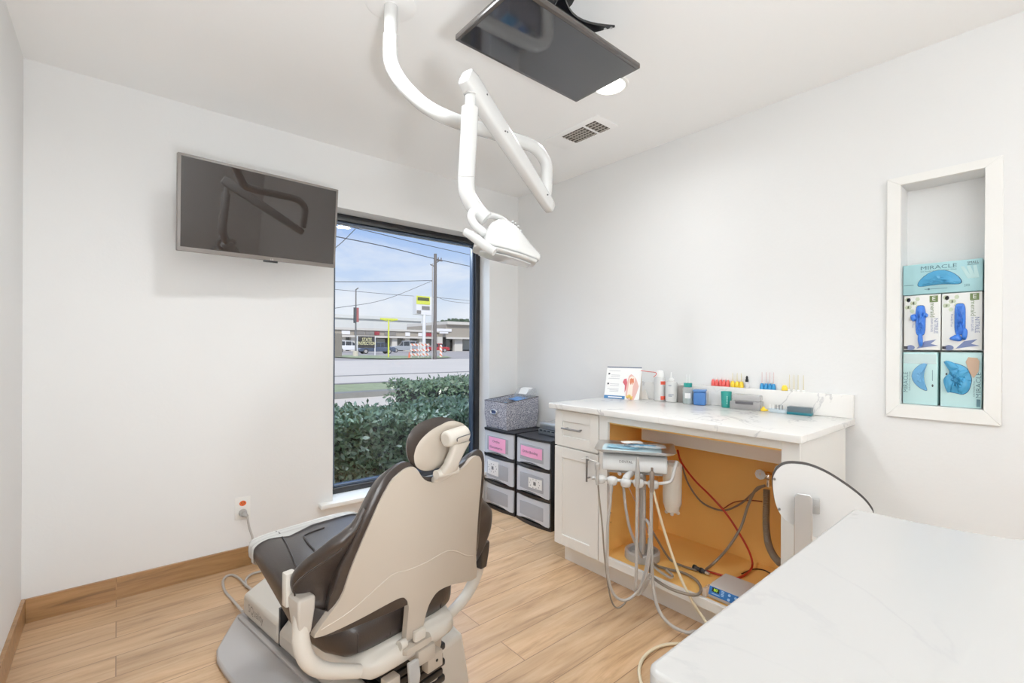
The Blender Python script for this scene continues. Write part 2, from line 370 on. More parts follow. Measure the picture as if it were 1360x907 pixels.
p0 = MT @ V((0, -.02, -.07)); bb(b, (p0.x - .1, YA - .02, p0.z - .1), (p0.x + .1, YA - .0005, p0.z + .1), .003)
tube(b, [p0, p0 + V((.1, .1, 0)), V((p0.x, YA - .015, p0.z))], .016, smooth=0); obj('wall_bracket', b, BLACK, tv)
# ------------------------------------------------------------------ ceiling monitor (screen faces straight down)
z0 = 2.262
pl, pb, pr = onz(z0, 605, 53), onz(z0, 763, 136), onz(z0, 852, 92)
mx0, mx1, my1, my0 = pl.x, (pb.x + pr.x) / 2, (pl.y + pb.y) / 2, pr.y
mo = thing('ceiling_monitor', 'black flat monitor hung flat under the ceiling above the dental chair', 'monitor', ((mx0 + mx1) / 2, (my0 + my1) / 2, z0))
mat('monitor_bezel', srgb(58, 52, 49), .25, spec=.7)
b = nb(); bb(b, (mx0, my0, z0), (mx1, my1, z0 + .020), .004); obj('housing', b, _m['monitor_bezel'], mo)
b = nb(); bb(b, (mx0 + .012, my0 + .012, z0 - .001), (mx1 - .012, my1 - .014, z0 + .001)); obj('screen', b, mat('monitor_screen', srgb(44, 43, 45), .06, spec=.9), mo, ang=0)
b = nb(); cx, cy = (mx0 + mx1) / 2, (my0 + my1) / 2
bb(b, (cx - .16, cy - .1, z0 + .020), (cx + .16, cy + .1, z0 + .055), .012); obj('rear_cover', b, BLACK, mo)
br = onz(z0 + .075, 800, 36); br2 = onz(z0 + .075, 742, 3)
b = nb()
def plate(cx, cy, z):
    # four-armed bracket plate with curved waists
    pts = []; A, B, w = .13, .175, .026
    n = 10
    for q in range(4):
        pass
    for k in range(n + 1):
        t = k / n; pts.append((A * (1 - 2 * t), B - .055 * math.sin(math.pi * t)))
    for k in range(1, n):
        t = k / n; pts.append((-A + .06 * math.sin(math.pi * t), B - 2 * B * t))
    for k in range(n + 1):
        t = k / n; pts.append((-A + 2 * A * t, -B + .055 * math.sin(math.pi * t)))
    for k in range(1, n):
        t = k / n; pts.append((A - .06 * math.sin(math.pi * t), -B + 2 * B * t))
    return pts
bcx, bcy = (mx0 + mx1) / 2, (my0 + my1) / 2
prism(b, plate(0, 0, 0), .008, lambda x, y, t: V((bcx + x, bcy + y, z0 + .066 + t)))
obj('mount_plate', b, BLACK, mo)
b = nb()
b.free()
for sx in (-1, 1):
    for sy in (-1, 1):
        for f in (0, 1):
            b = nb(); q = V((bcx + sx * (.122 - .012 * f), bcy + sy * (.165 - .016 * f), z0 + .0645)); cyl(b, q, q + V((0, 0, .0014)), .005, n=12); obj('bolt', b, STEEL, mo)
b = nb(); cyl(b, (bcx, bcy, z0 + .05), (bcx, bcy, ZC - .012), .024); cyl(b, (bcx, bcy, ZC - .014), (bcx, bcy, ZC - .0005), .08); obj('ceiling_post', b, BLACK, mo)
# ------------------------------------------------------------------ wall outlet and power cord
oc = (ony(YA, 312, 659) + ony(YA, 332, 689)) / 2
ou = thing('wall_outlet', 'white wall outlet with an orange receptacle above the grey plug', 'outlet', (oc.x, YA, oc.z))
b = nb(); bb(b, (oc.x - .038, YA - .006, oc.z - .062), (oc.x + .038, YA - .0003, oc.z + .062), .003); obj('cover_plate', b, TRIM, ou)
ORG = mat('orange_receptacle', srgb(226, 98, 38), .4)
for dz in (.026, -.026):
    b = nb(); pr_ = [(.017 * math.cos(a) * (1.0), .0145 * math.sin(a)) for a in [k * math.pi / 12 for k in range(24)]]
    prism(b, pr_, .003, lambda x, z, t: V((oc.x + x, YA - .006 - t, oc.z + dz + z))); rc = obj('receptacle', b, ORG, ou)
    b = nb()
    for dx in (-.006, .006): bb(b, (oc.x + dx - .0012, YA - .0096, oc.z + dz - .001), (oc.x + dx + .0012, YA - .0089, oc.z + dz + .007))
    cyl(b, (oc.x, YA - .0096, oc.z + dz - .007), (oc.x, YA - .0089, oc.z + dz - .007), .002, n=8); obj('slot', b, BLACK, rc, ang=0)
pc = thing('power_cord', 'grey power cord running from the wall plug to the floor', 'power cord', (oc.x, YA - .03, oc.z - .026))
b = nb(); cyl(b, (oc.x, YA - .0095, oc.z - .026), (oc.x, YA - .04, oc.z - .026), .021, .016, n=18); cyl(b, (oc.x, YA - .04, oc.z - .026), (oc.x + .012, YA - .062, oc.z - .034), .014, .008, n=14); obj('plug', b, GREYP, pc)
b = nb(); q0 = V((oc.x + .012, YA - .062, oc.z - .034))
tube(b, [q0, ony(2.86, 331, 700), ony(2.84, 336, 716), ony(2.82, 341, 735), V((.60, 2.78, .12)), V((.64, 2.72, .012)), V((.66, 2.62, .009)), onz(.008, 360, 757)], .0055, 8); obj('cable', b, HOSE, pc)
b = nb()
tube(b, [onz(.01, 362, 757)+V((.03,.02,0)), onz(.008, 345, 759), onz(.008, 333, 763), onz(.008, 326.5, 770), onz(.008, 327, 777), onz(.02, 334, 783)], .006, 8)
tube(b, [onz(.012, 328, 779), onz(.008, 319, 769), onz(.008, 309, 763.5), onz(.008, 299.5, 766), onz(.008, 296, 773), onz(.008, 299, 785), onz(.008, 310, 798), onz(.05, 322, 812)], .006, 8)
single('floor_cable', b, HOSE, 'grey cable looping on the floor beside the pump box', 'cable')
# ------------------------------------------------------------------ dental chair (local x right, y towards the foot end, z up)
TH = math.radians(9.8); CS = V((math.cos(TH), math.sin(TH), 0)); CD = V((-math.sin(TH), math.cos(TH), 0))
CO = CS * .86 + CD * 1.2
ch = thing('dental_chair', 'beige and dark taupe dental chair seen from behind, facing the window', 'dental chair', CO, TH)
def cobj(name, b, m, parent=ch, **k): return obj(name, b, m, parent, local=True, **k)
def interp(pts, x):
    if x <= pts[0][0]: return pts[0][1]
    for (a, p), (c, q) in zip(pts, pts[1:]):
        if x <= c: return p + (q - p) * (x - a) / (c - a)
    return pts[-1][1]
def sm(pts, n=6):
    o = []
    for p in spline([V((a, 0, c)) for a, c in pts], n):
        if not o or p.x > o[-1][0] + 1e-4: o.append((p.x, p.z))
    return o
def yback(x, z): return -.125 - .203 * (z - .385) + .5 * min(1, max(0, (.8 - z) / .3)) * x * x
def sheet(bm, top, bot, x0, x1, nx, nz, yf, yr, marg=0.0):
    """closed curved slab between outlines; yf/yr(x,z,u) rear and front surface"""
    G = []
    for i in range(nx + 1):
        x = x0 + (x1 - x0) * i / nx; zt, zb = interp(top, x), interp(bot, x)
        if zt - zb < .004: zt = zb + .004
        G.append([(x, zb + (zt - zb) * k / nz) for k in range(nz + 1)])
    A = [[bm.verts.new((x, yf(x, z), z)) for x, z in c] for c in G]; B = [[bm.verts.new((x, yr(x, z), z)) for x, z in c] for c in G]
    for i in range(nx):
        for k in range(nz):
            bm.faces.new((A[i][k], A[i + 1][k], A[i + 1][k + 1], A[i][k + 1])); bm.faces.new((B[i][k], B[i][k + 1], B[i + 1][k + 1], B[i + 1][k]))
        bm.faces.new((A[i][0], B[i][0], B[i + 1][0], A[i + 1][0])); bm.faces.new((A[i][nz], A[i + 1][nz], B[i + 1][nz], B[i][nz]))
    for k in range(nz):
        bm.faces.new((A[0][k], A[0][k + 1], B[0][k + 1], B[0][k])); bm.faces.new((A[nx][k], B[nx][k], B[nx][k + 1], A[nx][k + 1]))
top = sm([(-.298, .522), (-.275, .565), (-.250, .61), (-.237, .69), (-.205, .80), (-.168, .878), (-.135, .905), (-.105, .912), (-.085, .902), (-.055, .868), (-.02, .852), (.02, .853), (.06, .862), (.095, .874), (.118, .893), (.140, .898), (.160, .885), (.172, .85), (.192, .72), (.215, .62), (.235, .552), (.262, .49), (.275, .462)])
bot = sm([(-.298, .512), (-.27, .510), (-.2, .520), (-.12, .533), (-.075, .535), (-.055, .520), (-.043, .49), (-.038, .40), (-.034, .386), (0, .381), (.020, .378), (.024, .386), (.028, .45), (.045, .482), (.07, .495), (.12, .489), (.18, .470), (.24, .448), (.275, .442)])
b = nb(); sheet(b, top, bot, -.298, .275, 90, 26, lambda x, z: yback(x, z), lambda x, z: yback(x, z) + .02)
cobj('back_shell', b, BEIGE, mods=[('BEVEL', dict(width=.004, segments=2, limit_method='ANGLE', angle_limit=math.radians(50)))])
# lower moulded ridge of the shell
b = nb(); rp = [(-.285, .530), (-.22, .556), (-.15, .600), (-.11, .618), (-.06, .612), (.0, .612), (.07, .618), (.12, .600), (.17, .568), (.22, .545)]
tube(b, [(x, yback(x, z) + .0018, z) for x, z in rp], .0032, 8, 6); cobj('shell_ridge', b, BEIGE)
# back cushion
ctop = [(x * 1.05 - (.006 if x < 0 else -.010), z + .014) for x, z in top if -.255 < x < .24]
cbot = [(-.4, .50), (.4, .50)]
xa_, xb_ = ctop[0][0], ctop[-1][0]
def puff(x, z):
    u = min(1, min(x - xa_, xb_ - x) / .05); v = min(1, max(0, (interp(ctop, x) - z)) / .05)
    return (max(0, 1 - (1 - u) ** 2) ** .5) * (max(0, 1 - (1 - v) ** 2) ** .5)
b = nb(); sheet(b, ctop, cbot, xa_, xb_, 70, 24, lambda x, z: yback(x, z) + .012 - .008 * puff(x, z), lambda x, z: yback(x, z) + .022 + .034 * puff(x, z))
cobj('back_cushion', b, UPH, mods=[('BEVEL', dict(width=.01, segments=3, limit_method='ANGLE', angle_limit=math.radians(50)))])
# side wings: curved slab swept from the shell edge forwards
def wing(sx):
    if sx < 0:
        out = [(-.219, -.203, .826), (-.244, -.212, .795), (-.262, -.214, .782), (-.298, -.198, .757), (-.332, -.128, .708), (-.340, -.080, .660), (-.332, -.068, .618), (-.312, -.085, .592), (-.268, -.13, .570)]
        inn = [(-.214, -.190, .822), (-.222, -.178, .79), (-.228, -.165, .765), (-.234, -.145, .715), (-.238, -.125, .66), (-.246, -.105, .62), (-.250, -.10, .59), (-.254, -.10, .572), (-.258, -.115, .562)]
    else:
        out = [(.205, -.18, .752), (.232, -.168, .735), (.262, -.148, .716), (.305, -.13, .685), (.338, -.116, .652), (.340, -.11, .60), (.325, -.105, .560), (.298, -.108, .53), (.262, -.115, .508)]
        inn = [(.200, -.17, .748), (.208, -.15, .72), (.214, -.14, .69), (.222, -.125, .65), (.228, -.115, .62), (.234, -.105, .58), (.240, -.098, .55), (.246, -.098, .525), (.252, -.105, .505)]
    inn = spline(inn, 5); out = spline(out, 5); rings = []; m_ = len(inn)
    for i, (p, q) in enumerate(zip(inn, out)):
        d = q - p; ring = []
        nn = V((0, -1, 0)); nn = (nn - d * (nn.dot(d) / max(d.length_squared, 1e-8))).normalized() if d.length > .004 else V((0, -1, 0))
        t = .004 + .017 * min(1, d.length / .09)
        for k in range(20):
            a = 2 * math.pi * k / 20; e = lambda v, pw: math.copysign(abs(v) ** pw, v)
            ring.append(p + d * (.5 + .5 * e(math.cos(a), .6)) + nn * (t * e(math.sin(a), .75) - t * .55))
        rings.append(ring)
    b = nb(); loft(b, rings); cobj('side_wing', b, UPH, ang=75)
wing(-1); wing(1)
b = nb(); tube(b, [(-.285, -.212, .755), (-.303, -.19, .733), (-.330, -.135, .690), (-.340, -.092, .650), (-.335, -.085, .622)], .0022, 6); cobj('wing_seam', b, UPH)
# headrest
def dome(bm, outl, nrm, depth, rings=7, back=0.0, pw=.5):
    P = spline(outl, 5, closed=True); c = sum(P, V()) / len(P); R = []
    if back: R.append([p - nrm * back for p in P])
    for k in range(rings):
        t = k / rings; s_ = 1 - t; R.append([c + (p - c) * s_ + nrm * depth * (1 - s_ ** 2.6) ** pw for p in P])
    loft(bm, R)
hn = V((0, -.98, .2)).normalized()
hc = [(-.112, .954), (-.113, 1.000), (-.082, 1.027), (-.018, 1.036), (.048, 1.016), (.086, .968), (.082, .925), (.050, .900), (.0, .888), (-.045, .889), (-.09, .915)]
hp = lambda x, z, off: V((x, -.243 - .2 * (z - .965), z)) - hn * off
b = nb(); dome(b, [hp(x, z, .018) for x, z in hc], -hn, .04, back=-.0); dome(b, [hp(x, z, .018) for x, z in hc], hn, .014, back=0, pw=.5)
cobj('headrest_cushion', b, UPH, ang=70)
hs = [(-.088, .915), (-.099, .960), (-.085, .990), (-.045, 1.012), (.015, 1.020), (.065, 1.003), (.092, .972), (.086, .938), (.045, .905), (.0, .893), (-.05, .893)]
hc0 = sum((V((x, 0, z)) for x, z in hs), V()) / len(hs)
b = nb(); dome(b, [hp(hc0.x + (x - hc0.x) * 1.04 + .008, hc0.z + (z - hc0.z) * 1.02 - .002, .010) for x, z in hs], hn, .014, pw=.5); cobj('headrest_shell', b, BEIGE, ang=70)
# neck bracket
b = nb()
def nsec(c, w_, t_, up): 
    c = V(c); r = []
    for k in range(20):
        a = 2 * math.pi * k / 20; e = lambda v: math.copysign(abs(v) ** .5, v)
        r.append(c + V((e(math.cos(a)) * w_, e(math.sin(a)) * t_, 0)))
    return r
loft(b, [nsec((.006, -.185, .80), .027, .014, 0), nsec((.006, -.205, .85), .027, .015, 0), nsec((.006, -.235, .872), .027, .016, 0), nsec((.007, -.247, .884), .030, .017, 0), nsec((.011, -.258, .905), .022, .014, 0), nsec((.019, -.272, .940), .025, .013, 0), nsec((.026, -.277, .962), .029, .015, 0)])
cobj('neck_bracket', b, BEIGE2, ang=60)
b = nb(); cyl(b, (-.034, -.246, .880), (.042, -.246, .880), .012, n=20); cobj('pivot_knob', b, BEIGE2)
b = nb(); cyl(b, (-.030, -.278, .978), (.050, -.272, .984), .022, n=24); o = cobj('tilt_barrel', b, BEIGE2, mods=[('BEVEL', dict(width=.008, segments=3))])
b = nb(); tube(b, [(-.006, -.2985, .972), (-.004, -.3005, .981), (.046, -.2955, .985)], .0014, 6); cobj('barrel_slot', b, DGREY, o)
# seat cushion
def sect(y, w_, zt, zb, n=36, pw=.42, dx=0.0):
    r = []
    for k in range(n):
        a = 2 * math.pi * k / n; e = lambda v: math.copysign(abs(v) ** pw, v)
        r.append(V((dx + e(math.cos(a)) * w_, y, (zt + zb) / 2 + e(math.sin(a)) * (zt - zb) / 2)))
    return r
SEC = [(-.085, .14, .45, .410), (-.078, .175, .475, .386), (-.055, .200, .49, .374), (0, .225, .508, .370), (.12, .240, .528, .375), (.28, .226, .542, .42), (.42, .212, .548, .456), (.51, .202, .548, .474), (.545, .196, .544, .482), (.558, .185, .536, .490)]
yk = [s_[0] for s_ in SEC]
def secat(y):
    return [interp([(s_[0], s_[j]) for s_ in SEC], y) for j in (1, 2, 3)]
b = nb(); loft(b, [sect(*s_) for s_ in SEC]); seat = cobj('seat_cushion', b, UPH, ang=60)
SEAM = mat('seam_vinyl', srgb(48, 41, 38), .5)
for pts_, r_ in (([(-.105, .552, .5445), (-.112, .50, .5495), (-.140, .38, .5475), (-.178, .24, .5395), (-.205, .12, .529)], .0022), ([(.02, .44, .550), (-.055, .43, .550), (-.075, .39, .549), (-.095, .27, .543), (-.11, .1, .527)], .003), ([(-.165, -.0835, .40), (-.161, -.081, .44), (-.155, -.066, .478)], .002), ([(-.06, -.0835, .40), (-.056, -.081, .44), (-.05, -.066, .478)], .002), ([(.13, -.082, .395), (.135, -.08, .43), (.14, -.062, .485)], .002)):
    b = nb(); tube(b, pts_, r_, 6); cobj('seam', b, SEAM, seat)
PLAST = film('clear_plastic_sleeve', srgb(232, 230, 224), .62, .22)
b = nb(); rings = []
for k in range(9):
    y = .485 + .082 * k / 8; w_, zt, zb = secat(min(y, .556)); g_ = .006 + .003 * math.sin(k * 1.7)
    if y > .556: w_ -= .004; 
    ring = sect(y, w_ + g_, zt + g_ * .6, zb - g_)
    if k == 0: ring = [p + V((0, .018 * math.sin(p.x * 38 + 1) + .022 * math.sin(p.x * 17) + (.03 if p.x > .02 else 0), 0)) for p in ring]
    rings.append(ring)
rings.append(sect(.572, .15, .525, .50))
loft(b, rings, caps=False); cobj('plastic_sleeve', b, PLAST, ang=60)
# seat pan, arms
b = nb(); loft(b, [sect(y, w_, zt, zb, pw=.5) for y, w_, zt, zb in ((-.128, .11, .366, .334), (-.115, .155, .380, .322), (-.05, .185, .390, .312), (.1, .20, .395, .300), (.3, .17, .43, .33), (.36, .12, .43, .36))]); cobj('seat_pan', b, BEIGE2, ang=60)
for sx in (-1, 1):
    b = nb()
    AP = [(-.318, -.085, .60), (-.322, -.088, .555), (-.322, -.092, .505), (-.308, -.098, .458), (-.270, -.105, .418), (-.18, -.115, .372)] if sx < 0 else [(.318, -.075, .53), (.326, -.066, .495), (.328, -.058, .45), (.315, -.045, .395), (.275, -.04, .352), (.17, -.06, .335)]
    tube(b, AP, lambda t: .0165 + .004 * math.sin(t * 3.1), 16, 6); o = cobj('arm_bracket', b, BEIGE2, ang=60)
    ac = V(AP[0]); b = nb(); rr = [[ac + V((dx, dy, z)) for dx, dy in ((-.019 * s_, -.024 * s_), (.019 * s_, -.024 * s_), (.019 * s_, .024 * s_), (-.019 * s_, .024 * s_))] for z, s_ in ((-.075, .8), (-.045, .95), (-.015, 1.1), (.012, 1.15), (.020, 1.05))]
    loft(b, rr); cobj('arm_support', b, mat('arm_grey_beige', srgb(176, 167, 156), .4) if sx < 0 else UPH, mods=[('BEVEL', dict(width=.006, segments=3))])
b = nb(); bb(b, (-.345, -.06, .585), (-.318, -.035, .668), .005); cobj('arm_cap', b, BEIGE2)
# hinge, lever, undercarriage
b = nb(); box(b, (.002, -.136, .392), (.040, .016, .030), bev=.005); cyl(b, (-.058, -.122, .382), (-.038, -.122, .382), .014, n=16); cobj('hinge_block', b, BEIGE2)
b = nb(); loft(b, [sect(y, w_, zt, zb, pw=.5, dx=.0) for y, w_, zt, zb in ((-.14, .045, .370, .350), (-.12, .055, .376, .345), (-.05, .06, .38, .34))]); bb(b, (-.005, -.142, .30), (.06, -.08, .345), .006); cobj('hinge_bracket', b, BEIGE)
b = nb(); loft(b, [[V((-.028 + sx * w_, y + sy, z)) for sx, sy in ((-1, -.006), (1, -.006), (1, .006), (-1, .006))] for z, w_, y in ((.335, .018, -.145), (.29, .019, -.152), (.235, .014, -.148), (.222, .008, -.146))]); cobj('release_lever', b, GREYP, mods=[('BEVEL', dict(width=.004, segments=2))])
b = nb()
for k in range(9): box(b, (.055, .03, .045 + .026 * k), (.22 - .02 * (k % 2), .20, .022), bev=.006)
bb(b, (-.03, -.06, .03), (.14, .1, .28)); cobj('bellows', b, BLACK)
for (x0, z0_, x1, z1_), hs__ in (((-.09, .215, -.045, .29), ((-.06, .265), (-.068, .235))), ((.055, .235, .115, .285), ((.09, .262),))):
    b = nb(); bb(b, (x0, -.112, z0_), (x1, -.08, z1_), .004); lug = cobj('metal_lug', b, BEIGE)
    for x, z in hs__: b = nb(); cyl(b, (x, -.1135, z), (x, -.111, z), .0045, n=10); cobj('lug_hole', b, BLACK, lug)
# base cover, rear covers, pump box, floor plate
b = nb()
def yz(poly, x0, x1): prism(b, poly, x1 - x0, lambda y, z, t: V((x0 + t, y, z)))
rr = []
for y, zt in ((-.05, .19), (.0, .205), (.25, .20), (.5, .18), (.672, .165)):
    rr.append([V(p) for p in ((-.042, y, .045), (-.042, y, zt * .62), (.0, y, zt * .85), (.075, y, zt + .03), (.26, y, zt + .05), (.30, y, .045))])
loft(b, rr); cobj('base_cover', b, BEIGE2, mods=[('BEVEL', dict(width=.012, segments=3))])
b = nb(); rr = []
for z, s_ in ((.03, 1.0), (.16, .98), (.235, .85)): rr.append([V((.095 + dx * s_, .05 + dy * s_, z)) for dx, dy in ((-.03, -.11), (.04, -.12), (.085, -.08), (.085, .1), (-.03, .1))])
loft(b, rr); cobj('rear_cover', b, BEIGE2, mods=[('BEVEL', dict(width=.012, segments=3))])
b = nb(); rr = []
for z, s_ in ((.235, 1.0), (.30, 1.05)): rr.append([V((.09 + dx * s_, .03 + dy * s_, z)) for dx, dy in ((-.025, -.1), (.05, -.1), (.09, -.06), (.09, .1), (-.025, .1))])
loft(b, rr); cobj('side_cover', b, BEIGE, mods=[('BEVEL', dict(width=.008, segments=2))])
b = nb(); rr = []
for z, s_ in ((.03, 1.0), (.15, .95), (.21, .7)): rr.append([V((-.10 + dx * s_, .04 + dy * s_, z)) for dx, dy in ((-.09, -.10), (.02, -.12), (.06, -.1), (.06, .12), (-.09, .12))])
loft(b, rr); cobj('rear_cover', b, BEIGE2, mods=[('BEVEL', dict(width=.015, segments=3))])
b = nb(); prism(b, [(-.038, .034), (-.038, .122), (.0, .140), (.09, .182), (.18, .21), (.27, .21), (.30, .18), (.30, .034)], .345, lambda x, z, t: V((x, .69 + t, z)))
pb_ = cobj('pump_box', b, BEIGE2, mods=[('BEVEL', dict(width=.014, segments=3))])
b = nb(); bb(b, (-.034, .676, .036), (.29, .689, .185)); cobj('box_gap', b, BLACK, ang=0)
text('box_text', 'SQuality', .05, mat('box_lettering', srgb(120, 112, 104), .5), ch.matrix_basis @ M.Translation((-.0388, .90, .083)) @ frame((0, 0, 0), (0, -1, 0), (0, 0, 1)), ch, width=.15)
b = nb(); fp = [(-.05, 1.07), (-.15, .935), (-.195, .87), (-.216, .80), (-.222, .70), (-.225, 0), (-.2, -.07), (.25, -.07), (.30, -.03), (.328, .06), (.335, .16), (.335, .8), (.25, 1.06)]
prism(b, fp, .024, lambda x, y, t: V((x, y, .001 + t))); cobj('floor_plate', b, PLATEG, mods=[('BEVEL', dict(width=.008, segments=2))])
b = nb(); bb(b, (-.062, -.02, .024), (-.044, 1.03, .036), .004); cobj('plate_rail', b, PLATEG)
# ------------------------------------------------------------------ ceiling mounted operating light
lt = thing('operating_light', 'white dental operating light on a jointed ceiling arm', 'dental light', onz(ZC, 519, 3))
D0 = (CAM - onz(ZC, 519, 3)).dot(-FW)
pz = 2.055
def hz(px, py): return onz(pz, px, py)
cp = onz(ZC, 519, 4)
b = nb(); lathe(b, (cp.x, cp.y, ZC), [(.001, -.001), (.092, -.001), (.092, -.006), (.078, -.010), (.03, -.012), (.001, -.012)][::-1], 36); obj('ceiling_flange', b, CEIL, lt)
b = nb(); cyl(b, (cp.x, cp.y, ZC - .011), (cp.x, cp.y, 2.30), .0235, n=24); obj('post', b, WHITEP, lt)
dirh = V((hz(690, 188) - hz(600, 158)).to_tuple()); dirh.z = 0; dirh.normalize()
e0 = hz(600, 158.5); e1 = hz(700, 191)
p0 = V((cp.x, cp.y, 2.36)); DC = (cp - CAM).dot(FW)
mid = at(545, 118, 1.70)
b = nb(); tube(b, [p0, V((cp.x, cp.y, 2.305)), at(519.5, 82, DC), at(527, 100, DC), at(542, 120, DC), at(566, 141.5, DC), e0, e0.lerp(e1, .55), e1, e1 + dirh * .055 + V((0, 0, -.012)), e1 + dirh * .10 + V((0, 0, -.052)), e1 + dirh * .105 + V((0, 0, -.11)), e1 + dirh * .103 + V((0, 0, -.18))], lambda t: .0268 if t < .3 else .0268 - .004 * (t - .3), 18, 7); obj('support_arm', b, WHITEP, lt, ang=70)
je = e1 + dirh * .103 + V((0, 0, -.15))
b = nb(); cyl(b, je + V((0, 0, -.0)), je + V((0, 0, -.06)), .027, .02, n=22); obj('arm_collar', b, WHITEP, lt)
# sprung arm: tapered flat bar
a1 = at(727, 270, 1.93); a0 = at(625, 112, 1.50); ax = (a1 - a0).normalized(); side = ax.cross(V((0, 0, 1))).normalized(); upv = side.cross(ax).normalized()
def barsec(p, w_, h_): 
    r = []
    for k in range(20):
        a = 2 * math.pi * k / 20; e = lambda v, q: math.copysign(abs(v) ** q, v)
        r.append(p + side * e(math.cos(a), .5) * w_ + upv * e(math.sin(a), .5) * h_)
    return r
Ln = (a1 - a0).length
b = nb(); loft(b, [barsec(a0 - ax * .035, .014, .018), barsec(a0 - ax * .03, .022, .03), barsec(a0, .0255, .038), barsec(a0.lerp(a1, .5), .024, .032), barsec(a1, .021, .028), barsec(a1 + ax * .03, .019, .024), barsec(a1 + ax * .036, .012, .016)]); obj('spring_arm', b, WHITEP, lt, ang=50)
for t_, u_ in ((.92, 0), (.33, -.012), (.35, -.004), (.10, .012)):
    b = nb(); p = a0.lerp(a1, t_); sd = side if side.dot(CAM - p) > 0 else -side
    cyl(b, p + sd * .022 + upv * u_, p + sd * .0262 + upv * u_, .003, n=10); obj('screw', b, DGREY, lt)
# drop tube
DV = 1.50
b = nb(); cyl(b, at(625.5, 118, DV), at(624, 148, DV), .017, n=20); obj('swivel_pin', b, WHITEP, lt)
b = nb(); cyl(b, at(625.6, 121, DV), at(625.4, 127, DV), .021, n=20); obj('swivel_ring', b, STEEL, lt)
b = nb(); tube(b, [at(624.3, 144, DV), at(622.5, 180, DV), at(620.5, 215, DV), at(619.3, 240, DV), at(621, 258, DV), at(628.5, 273, DV), at(638, 284, DV), at(646, 291, DV)], lambda t: .0272 if t < .75 else .0272 - .012 * (t - .75), 20, 8); obj('drop_tube', b, WHITEP, lt, ang=70)
b = nb(); tube(b, [at(609.0, 233.5, DV - .03), at(618, 234.6, DV - .0305), at(629.6, 234.2, DV - .03)], .0008, 6); obj('tube_seam', b, GREYP, lt)
# lamp head: shell lofted along its long axis
h0, h1 = at(627, 318, 1.47), at(716, 341, 1.50)
hx = (h1 - h0).normalized(); hs_ = (FW * -.8 + V((0, 0, .0))); hs_ = (hs_ - hx * hs_.dot(hx)).normalized(); hu = hs_.cross(hx).normalized()
if hu.z < 0: hu = -hu
def hsec(c, w_, up_, dn, n=40):
    r = []
    for k in range(n):
        a = 2 * math.pi * k / n; s_ = math.sin(a); ca = math.cos(a)
        r.append(c + hs_ * math.copysign(abs(ca) ** .8, ca) * w_ + hu * (s_ * up_ if s_ > 0 else math.copysign(abs(s_) ** .6, s_) * dn))
    return r
HL = (h1 - h0).length
hd = [(.165, .040, .030, .008), (.18, .058, .056, .009), (.215, .068, .074, .010), (.30, .078, .090, .012), (.42, .083, .095, .013), (.56, .080, .084, .012), (.70, .070, .062, .010), (.83, .055, .040, .009), (.93, .042, .026, .009), (.985, .034, .020, .008), (1.0, .026, .014, .006)]
b = nb(); loft(b, [hsec(h0 + hx * HL * t + hu * (-.010), w_, u_, d_) for t, w_, u_, d_ in hd]); head = obj('lamp_head', b, WHITEP, lt, ang=60)
LGREY = mat('light_grey_plastic', srgb(196, 196, 194), .35)
b = nb(); loft(b, [hsec(h0 + hx * HL * t + hu * (-.022), w_, .006, .012) for t, w_ in ((.04, .05), (.10, .066), (.3, .082), (.5, .085), (.7, .078), (.85, .062), (.95, .045))]); obj('reflector_rim', b, LGREY, head, ang=50)
b = nb(); loft(b, [hsec(h0 + hx * HL * t + hu * (-.035), w_, .003, .004) for t, w_ in ((.14, .04), (.3, .066), (.5, .07), (.7, .062), (.88, .035))]); obj('lens', b, mat('lamp_lens', srgb(222, 226, 228), .08), head, ang=50)
# grey front handle bar and yoke
b = nb(); q0, q1, q2 = at(618.5, 308, 1.44), at(632, 317, 1.42), at(657, 335, 1.40)
tube(b, [q0, q1, at(645, 327, 1.408), q2], lambda t: .012 + .003 * math.sin(t * 3.1), 12, 6, flat=1.0); obj('handle_bar', b, LGREY, head, ang=70)
b = nb(); tube(b, [at(640, 284, DV), at(629, 281, DV - .02), at(626, 289, DV - .035), at(631, 299, DV - .04), at(640, 307, DV - .04), at(646.5, 311.5, DV - .035)], .0135, 14, 6); tube(b, [at(642, 288, DV), at(652, 286, DV + .02), at(664, 289.5, DV + .03), at(672, 296, DV + .03)], .0105, 14, 6); obj('yoke', b, WHITEP, lt, ang=70)
b = nb(); box(b, at(644, 310, DV - .022), (.05, .03, .012), rot=frame((0, 0, 0), hx, hs_).to_3x3(), bev=.003); obj('yoke_recess', b, LGREY, head)
b = nb()
for k in range(5):
    p = h0 + hx * HL * (.50 + .045 * k) + hs_ * .008 + hu * (.0795 - .004 * k * k * .55)
    box(b, p, (.006, .055 - .003 * k, .004), rot=frame((0, 0, 0), hx, hs_).to_3x3(), bev=.001)
obj('cooling_slot', b, LGREY, head)
# ------------------------------------------------------------------ base cabinet
CX, CYL_, CYR, CT = 1.878, 1.890, .602, .910
def cpos(px, py, z=.9105): return onz(z, px, py)
cab = thing('base_cabinet', 'white cabinet with one drawer, one door and an open amber bay', 'cabinet', (2.2, 1.25, 0))
b = nb()
bb(b, (1.935, 1.556, .105), (2.48, 1.876, .88))                                  # closed left unit
bb(b, (1.935, .635, .846), (2.48, 1.553, .8795)); bb(b, (1.935, .620, .105), (2.48, .636, .8795)); bb(b, (2.462, .636, .105), (2.48, 1.553, .846))
obj('carcass', b, CABW, cab, ang=0, mods=[('BEVEL', dict(width=.0012, segments=1))])
b = nb()
bb(b, (1.915, 1.500, .112), (1.935, 1.553, .880)); bb(b, (1.915, .620, .112), (1.935, .682, .880)); bb(b, (1.915, .682, .844), (1.935, 1.5, .880)); bb(b, (1.915, .682, .112), (1.935, 1.5, .153))
